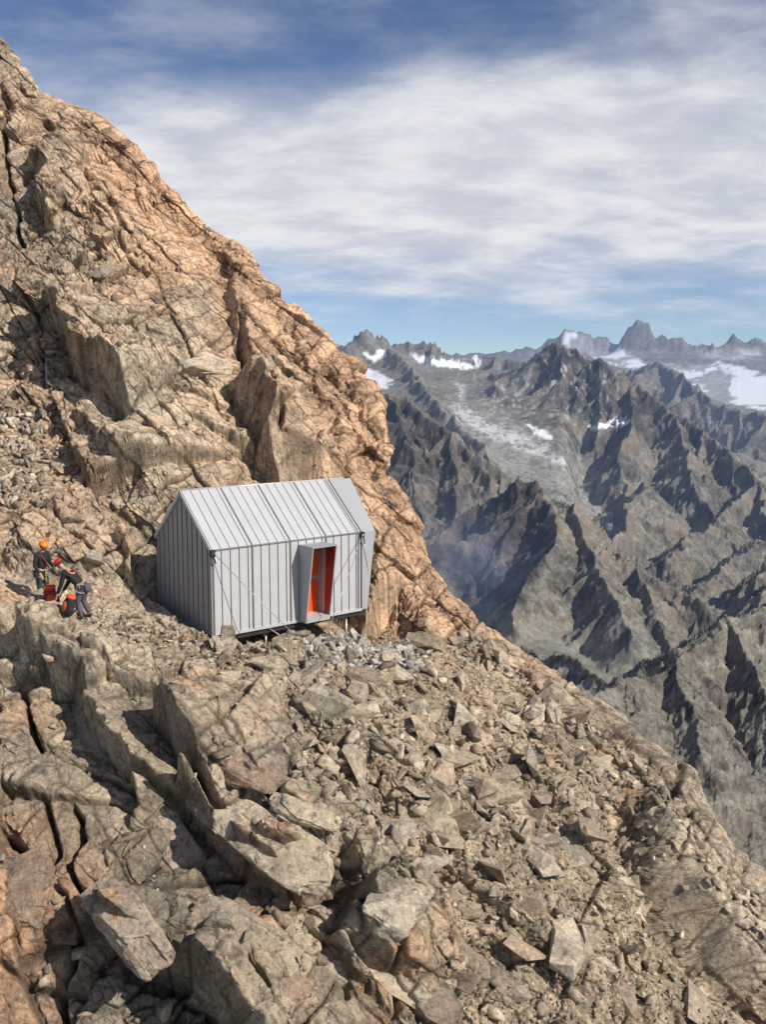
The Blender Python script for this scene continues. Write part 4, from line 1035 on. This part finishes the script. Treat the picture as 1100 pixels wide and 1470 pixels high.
# thin fresh snow dusting on the shaded ledges of the pyramid
dust = (Dr > 2600)*(Dr < 5600)*ss(.25,.7,nC+.4*nB)*pmask(fx, fy, [(670,545),(800,495),(860,520),(900,560),(850,610),(700,600)], 25)*.32
snow = np.maximum(snow, dust)
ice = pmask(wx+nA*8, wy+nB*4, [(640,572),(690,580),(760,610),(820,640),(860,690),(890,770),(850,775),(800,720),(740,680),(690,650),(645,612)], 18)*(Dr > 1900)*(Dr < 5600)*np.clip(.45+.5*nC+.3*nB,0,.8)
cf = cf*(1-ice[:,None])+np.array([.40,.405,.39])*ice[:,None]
cf = cf*(1-snow[:,None])+np.array([.78,.80,.84])*snow[:,None]
cf = np.clip(cf, .02, .85)
haze = 1-np.exp(-Dr/30000.)  # aerial haze baked per vertex: dimmed albedo plus bluish glow
haze += .17*np.exp(-(((fx-690)/50)**2+((fy-815)/55)**2))*(Dr > 1000)*(Dr < 2100)*(.6+.4*nA) + .10*np.exp(-(((fx-650)/90)**2+((fy-790)/60)**2))*(Dr > 900)*(Dr < 2600)  # mist wisp painted into the same glow
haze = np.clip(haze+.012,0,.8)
k = NT('alpine_rock')
at = lambda n_: k.n('ShaderNodeAttribute', attribute_name=n_)
ca = at('ground_colour').outputs['Color']; qv = at('scale_coord').outputs['Vector']; hz_ = at('haze').outputs['Fac']; dm = at('metres').outputs['Fac']
isn = k.n('ShaderNodeMath', operation='MULTIPLY_ADD'); k.l(at('snow').outputs['Fac'], isn.inputs[0]); isn.inputs[1].default_value = -.75; isn.inputs[2].default_value = .8; isn = isn.outputs[0]
c = k.mix(ca, k.ramp(k.noise(qv, 6, 8, .7), [(.3,(.5,.5,.5)),(.5,(1,1,1)),(.7,(1.5,1.47,1.42))]), isn, 'MULTIPLY')
c = k.mix(c, k.ramp(k.noise(qv, 26, 6, .75), [(.35,(.6,.6,.6)),(.6,(1.3,1.3,1.28))]), isn, 'MULTIPLY')
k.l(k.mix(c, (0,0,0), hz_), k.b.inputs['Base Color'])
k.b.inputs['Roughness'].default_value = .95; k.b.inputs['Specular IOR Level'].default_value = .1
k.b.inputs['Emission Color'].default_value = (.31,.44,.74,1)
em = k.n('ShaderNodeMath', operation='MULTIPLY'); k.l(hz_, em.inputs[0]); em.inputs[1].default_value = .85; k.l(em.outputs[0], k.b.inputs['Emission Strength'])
bm_ = k.n('ShaderNodeBump'); bm_.inputs['Strength'].default_value = .8; k.l(k.noise(qv, 7, 9, .78), bm_.inputs['Height']); k.l(isn, bm_.inputs['Strength'])
md = k.n('ShaderNodeMath', operation='MULTIPLY'); k.l(dm, md.inputs[0]); md.inputs[1].default_value = .0055; k.l(md.outputs[0], bm_.inputs['Distance'])
k.l(bm_.outputs[0], k.b.inputs['Normal'])
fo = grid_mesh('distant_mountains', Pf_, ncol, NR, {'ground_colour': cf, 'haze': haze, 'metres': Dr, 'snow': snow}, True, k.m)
va = fo.data.attributes.new('scale_coord','FLOAT_VECTOR','POINT'); va.data.foreach_set('vector', (Q/50).astype(f32).ravel())
fo['kind'] = 'structure'

# ------------------------------------------------------------------ light and sky
az, el = math.atan2(.85, -.53), math.radians(38)
tosun = Vector((math.sin(az)*math.cos(el), math.cos(az)*math.cos(el), math.sin(el)))
sl = bpy.data.lights.new('sun','SUN'); sl.energy = 5.0; sl.angle = math.radians(.53); sl.color = (1,.93,.82)
so = bpy.data.objects.new('sun', sl); so.rotation_euler = tosun.to_track_quat('Z','Y').to_euler(); link(so)
w = bpy.data.worlds.new("World"); S.world = w; w.use_nodes = True; t = w.node_tree; t.nodes.clear()
def wn_(typ, **k):
    nd = t.nodes.new(typ)
    for a,v in k.items(): setattr(nd, a, v)
    return nd
L = t.links.new
sky = wn_('ShaderNodeTexSky', sky_type='NISHITA'); sky.sun_disc = False; sky.sun_elevation = el; sky.sun_rotation = az
sky.altitude = 3200; sky.air_density = 1.0; sky.dust_density = .6; sky.ozone_density = 1.4
tc = wn_('ShaderNodeTexCoord'); sep = wn_('ShaderNodeSeparateXYZ'); L(tc.outputs['Generated'], sep.inputs[0])
def mth(op, a, b=None, c=None):
    m = wn_('ShaderNodeMath', operation=op)
    for i,v in enumerate((a,b,c)):
        if v is None: continue
        if isinstance(v,(int,float)): m.inputs[i].default_value = v
        else: L(v, m.inputs[i])
    return m.outputs[0]
zc = mth('ADD', mth('MAXIMUM', sep.outputs[2], 0.0), .20)
cx, cy = mth('DIVIDE', sep.outputs[0], zc), mth('DIVIDE', sep.outputs[1], zc)
cmb = wn_('ShaderNodeCombineXYZ'); L(mth('MULTIPLY', cx, 1.1), cmb.inputs[0]); L(mth('MULTIPLY', cy, 1.5), cmb.inputs[1])
rotv = wn_('ShaderNodeMapping'); rotv.inputs['Rotation'].default_value = (0,0,math.radians(-14)); rotv.inputs['Location'].default_value = (3.1,1.7,0); L(cmb.outputs[0], rotv.inputs[0])
def wnoise(sc, det, rough, dist, vec=rotv.outputs[0]):
    n = wn_('ShaderNodeTexNoise'); n.inputs['Scale'].default_value = sc; n.inputs['Detail'].default_value = det; n.inputs['Roughness'].default_value = rough; n.inputs['Distortion'].default_value = dist
    L(vec, n.inputs['Vector']); return n.outputs[0]
n1 = wnoise(.85, 9, .56, .25); n2 = wnoise(2.9, 8, .6, .2)
ev = sep.outputs[2]
def mr(v, a, b, c=0., d=1.):
    m = wn_('ShaderNodeMapRange', interpolation_type='SMOOTHSTEP'); L(v, m.inputs[0])
    for i,x in zip((1,2,3,4),(a,b,c,d)): m.inputs[i].default_value = x
    return m.outputs[0]
# cloud deck between about 6 and 20 degrees of elevation, thinner above and towards the horizon
band = mth('MULTIPLY', mr(ev, .045, .15), mr(mth('ADD', ev, mth('MULTIPLY', sep.outputs[0], -.06)), .36, .20, .0, 1.))
val = mth('ADD', mth('ADD', mth('MULTIPLY', n1, .9), mth('MULTIPLY', n2, .28)), mth('MULTIPLY', band, .40))
dens = mth('MAXIMUM', mr(val, .55, 1.03), mth('MULTIPLY', mr(n2, .3, .75), mr(ev, .10, .25, 0., .32)))
cl = wn_('ShaderNodeMix', data_type='RGBA'); L(dens, cl.inputs[0])
SK = .085
sk = wn_('ShaderNodeMix', data_type='RGBA', blend_type='MULTIPLY'); sk.inputs[0].default_value = 1; L(sky.outputs[0], sk.inputs[6]); sk.inputs[7].default_value = (1.0,1.06,1.20,1)
L(sk.outputs[2], cl.inputs[6])
shade = wn_('ShaderNodeMix', data_type='RGBA'); L(mr(n2,.35,.65), shade.inputs[0]); shade.inputs[6].default_value = (.58/SK,.61/SK,.69/SK,1); shade.inputs[7].default_value = (.80/SK,.81/SK,.84/SK,1)
L(shade.outputs[2], cl.inputs[7])
bg = wn_('ShaderNodeBackground'); bg.inputs[1].default_value = SK; L(cl.outputs[2], bg.inputs[0])
wo = wn_('ShaderNodeOutputWorld'); L(bg.outputs[0], wo.inputs[0])
S.view_settings.view_transform = 'Standard'; S.view_settings.look = 'None'; S.view_settings.exposure = 0
S.cycles.max_bounces = 5; S.cycles.diffuse_bounces = 3
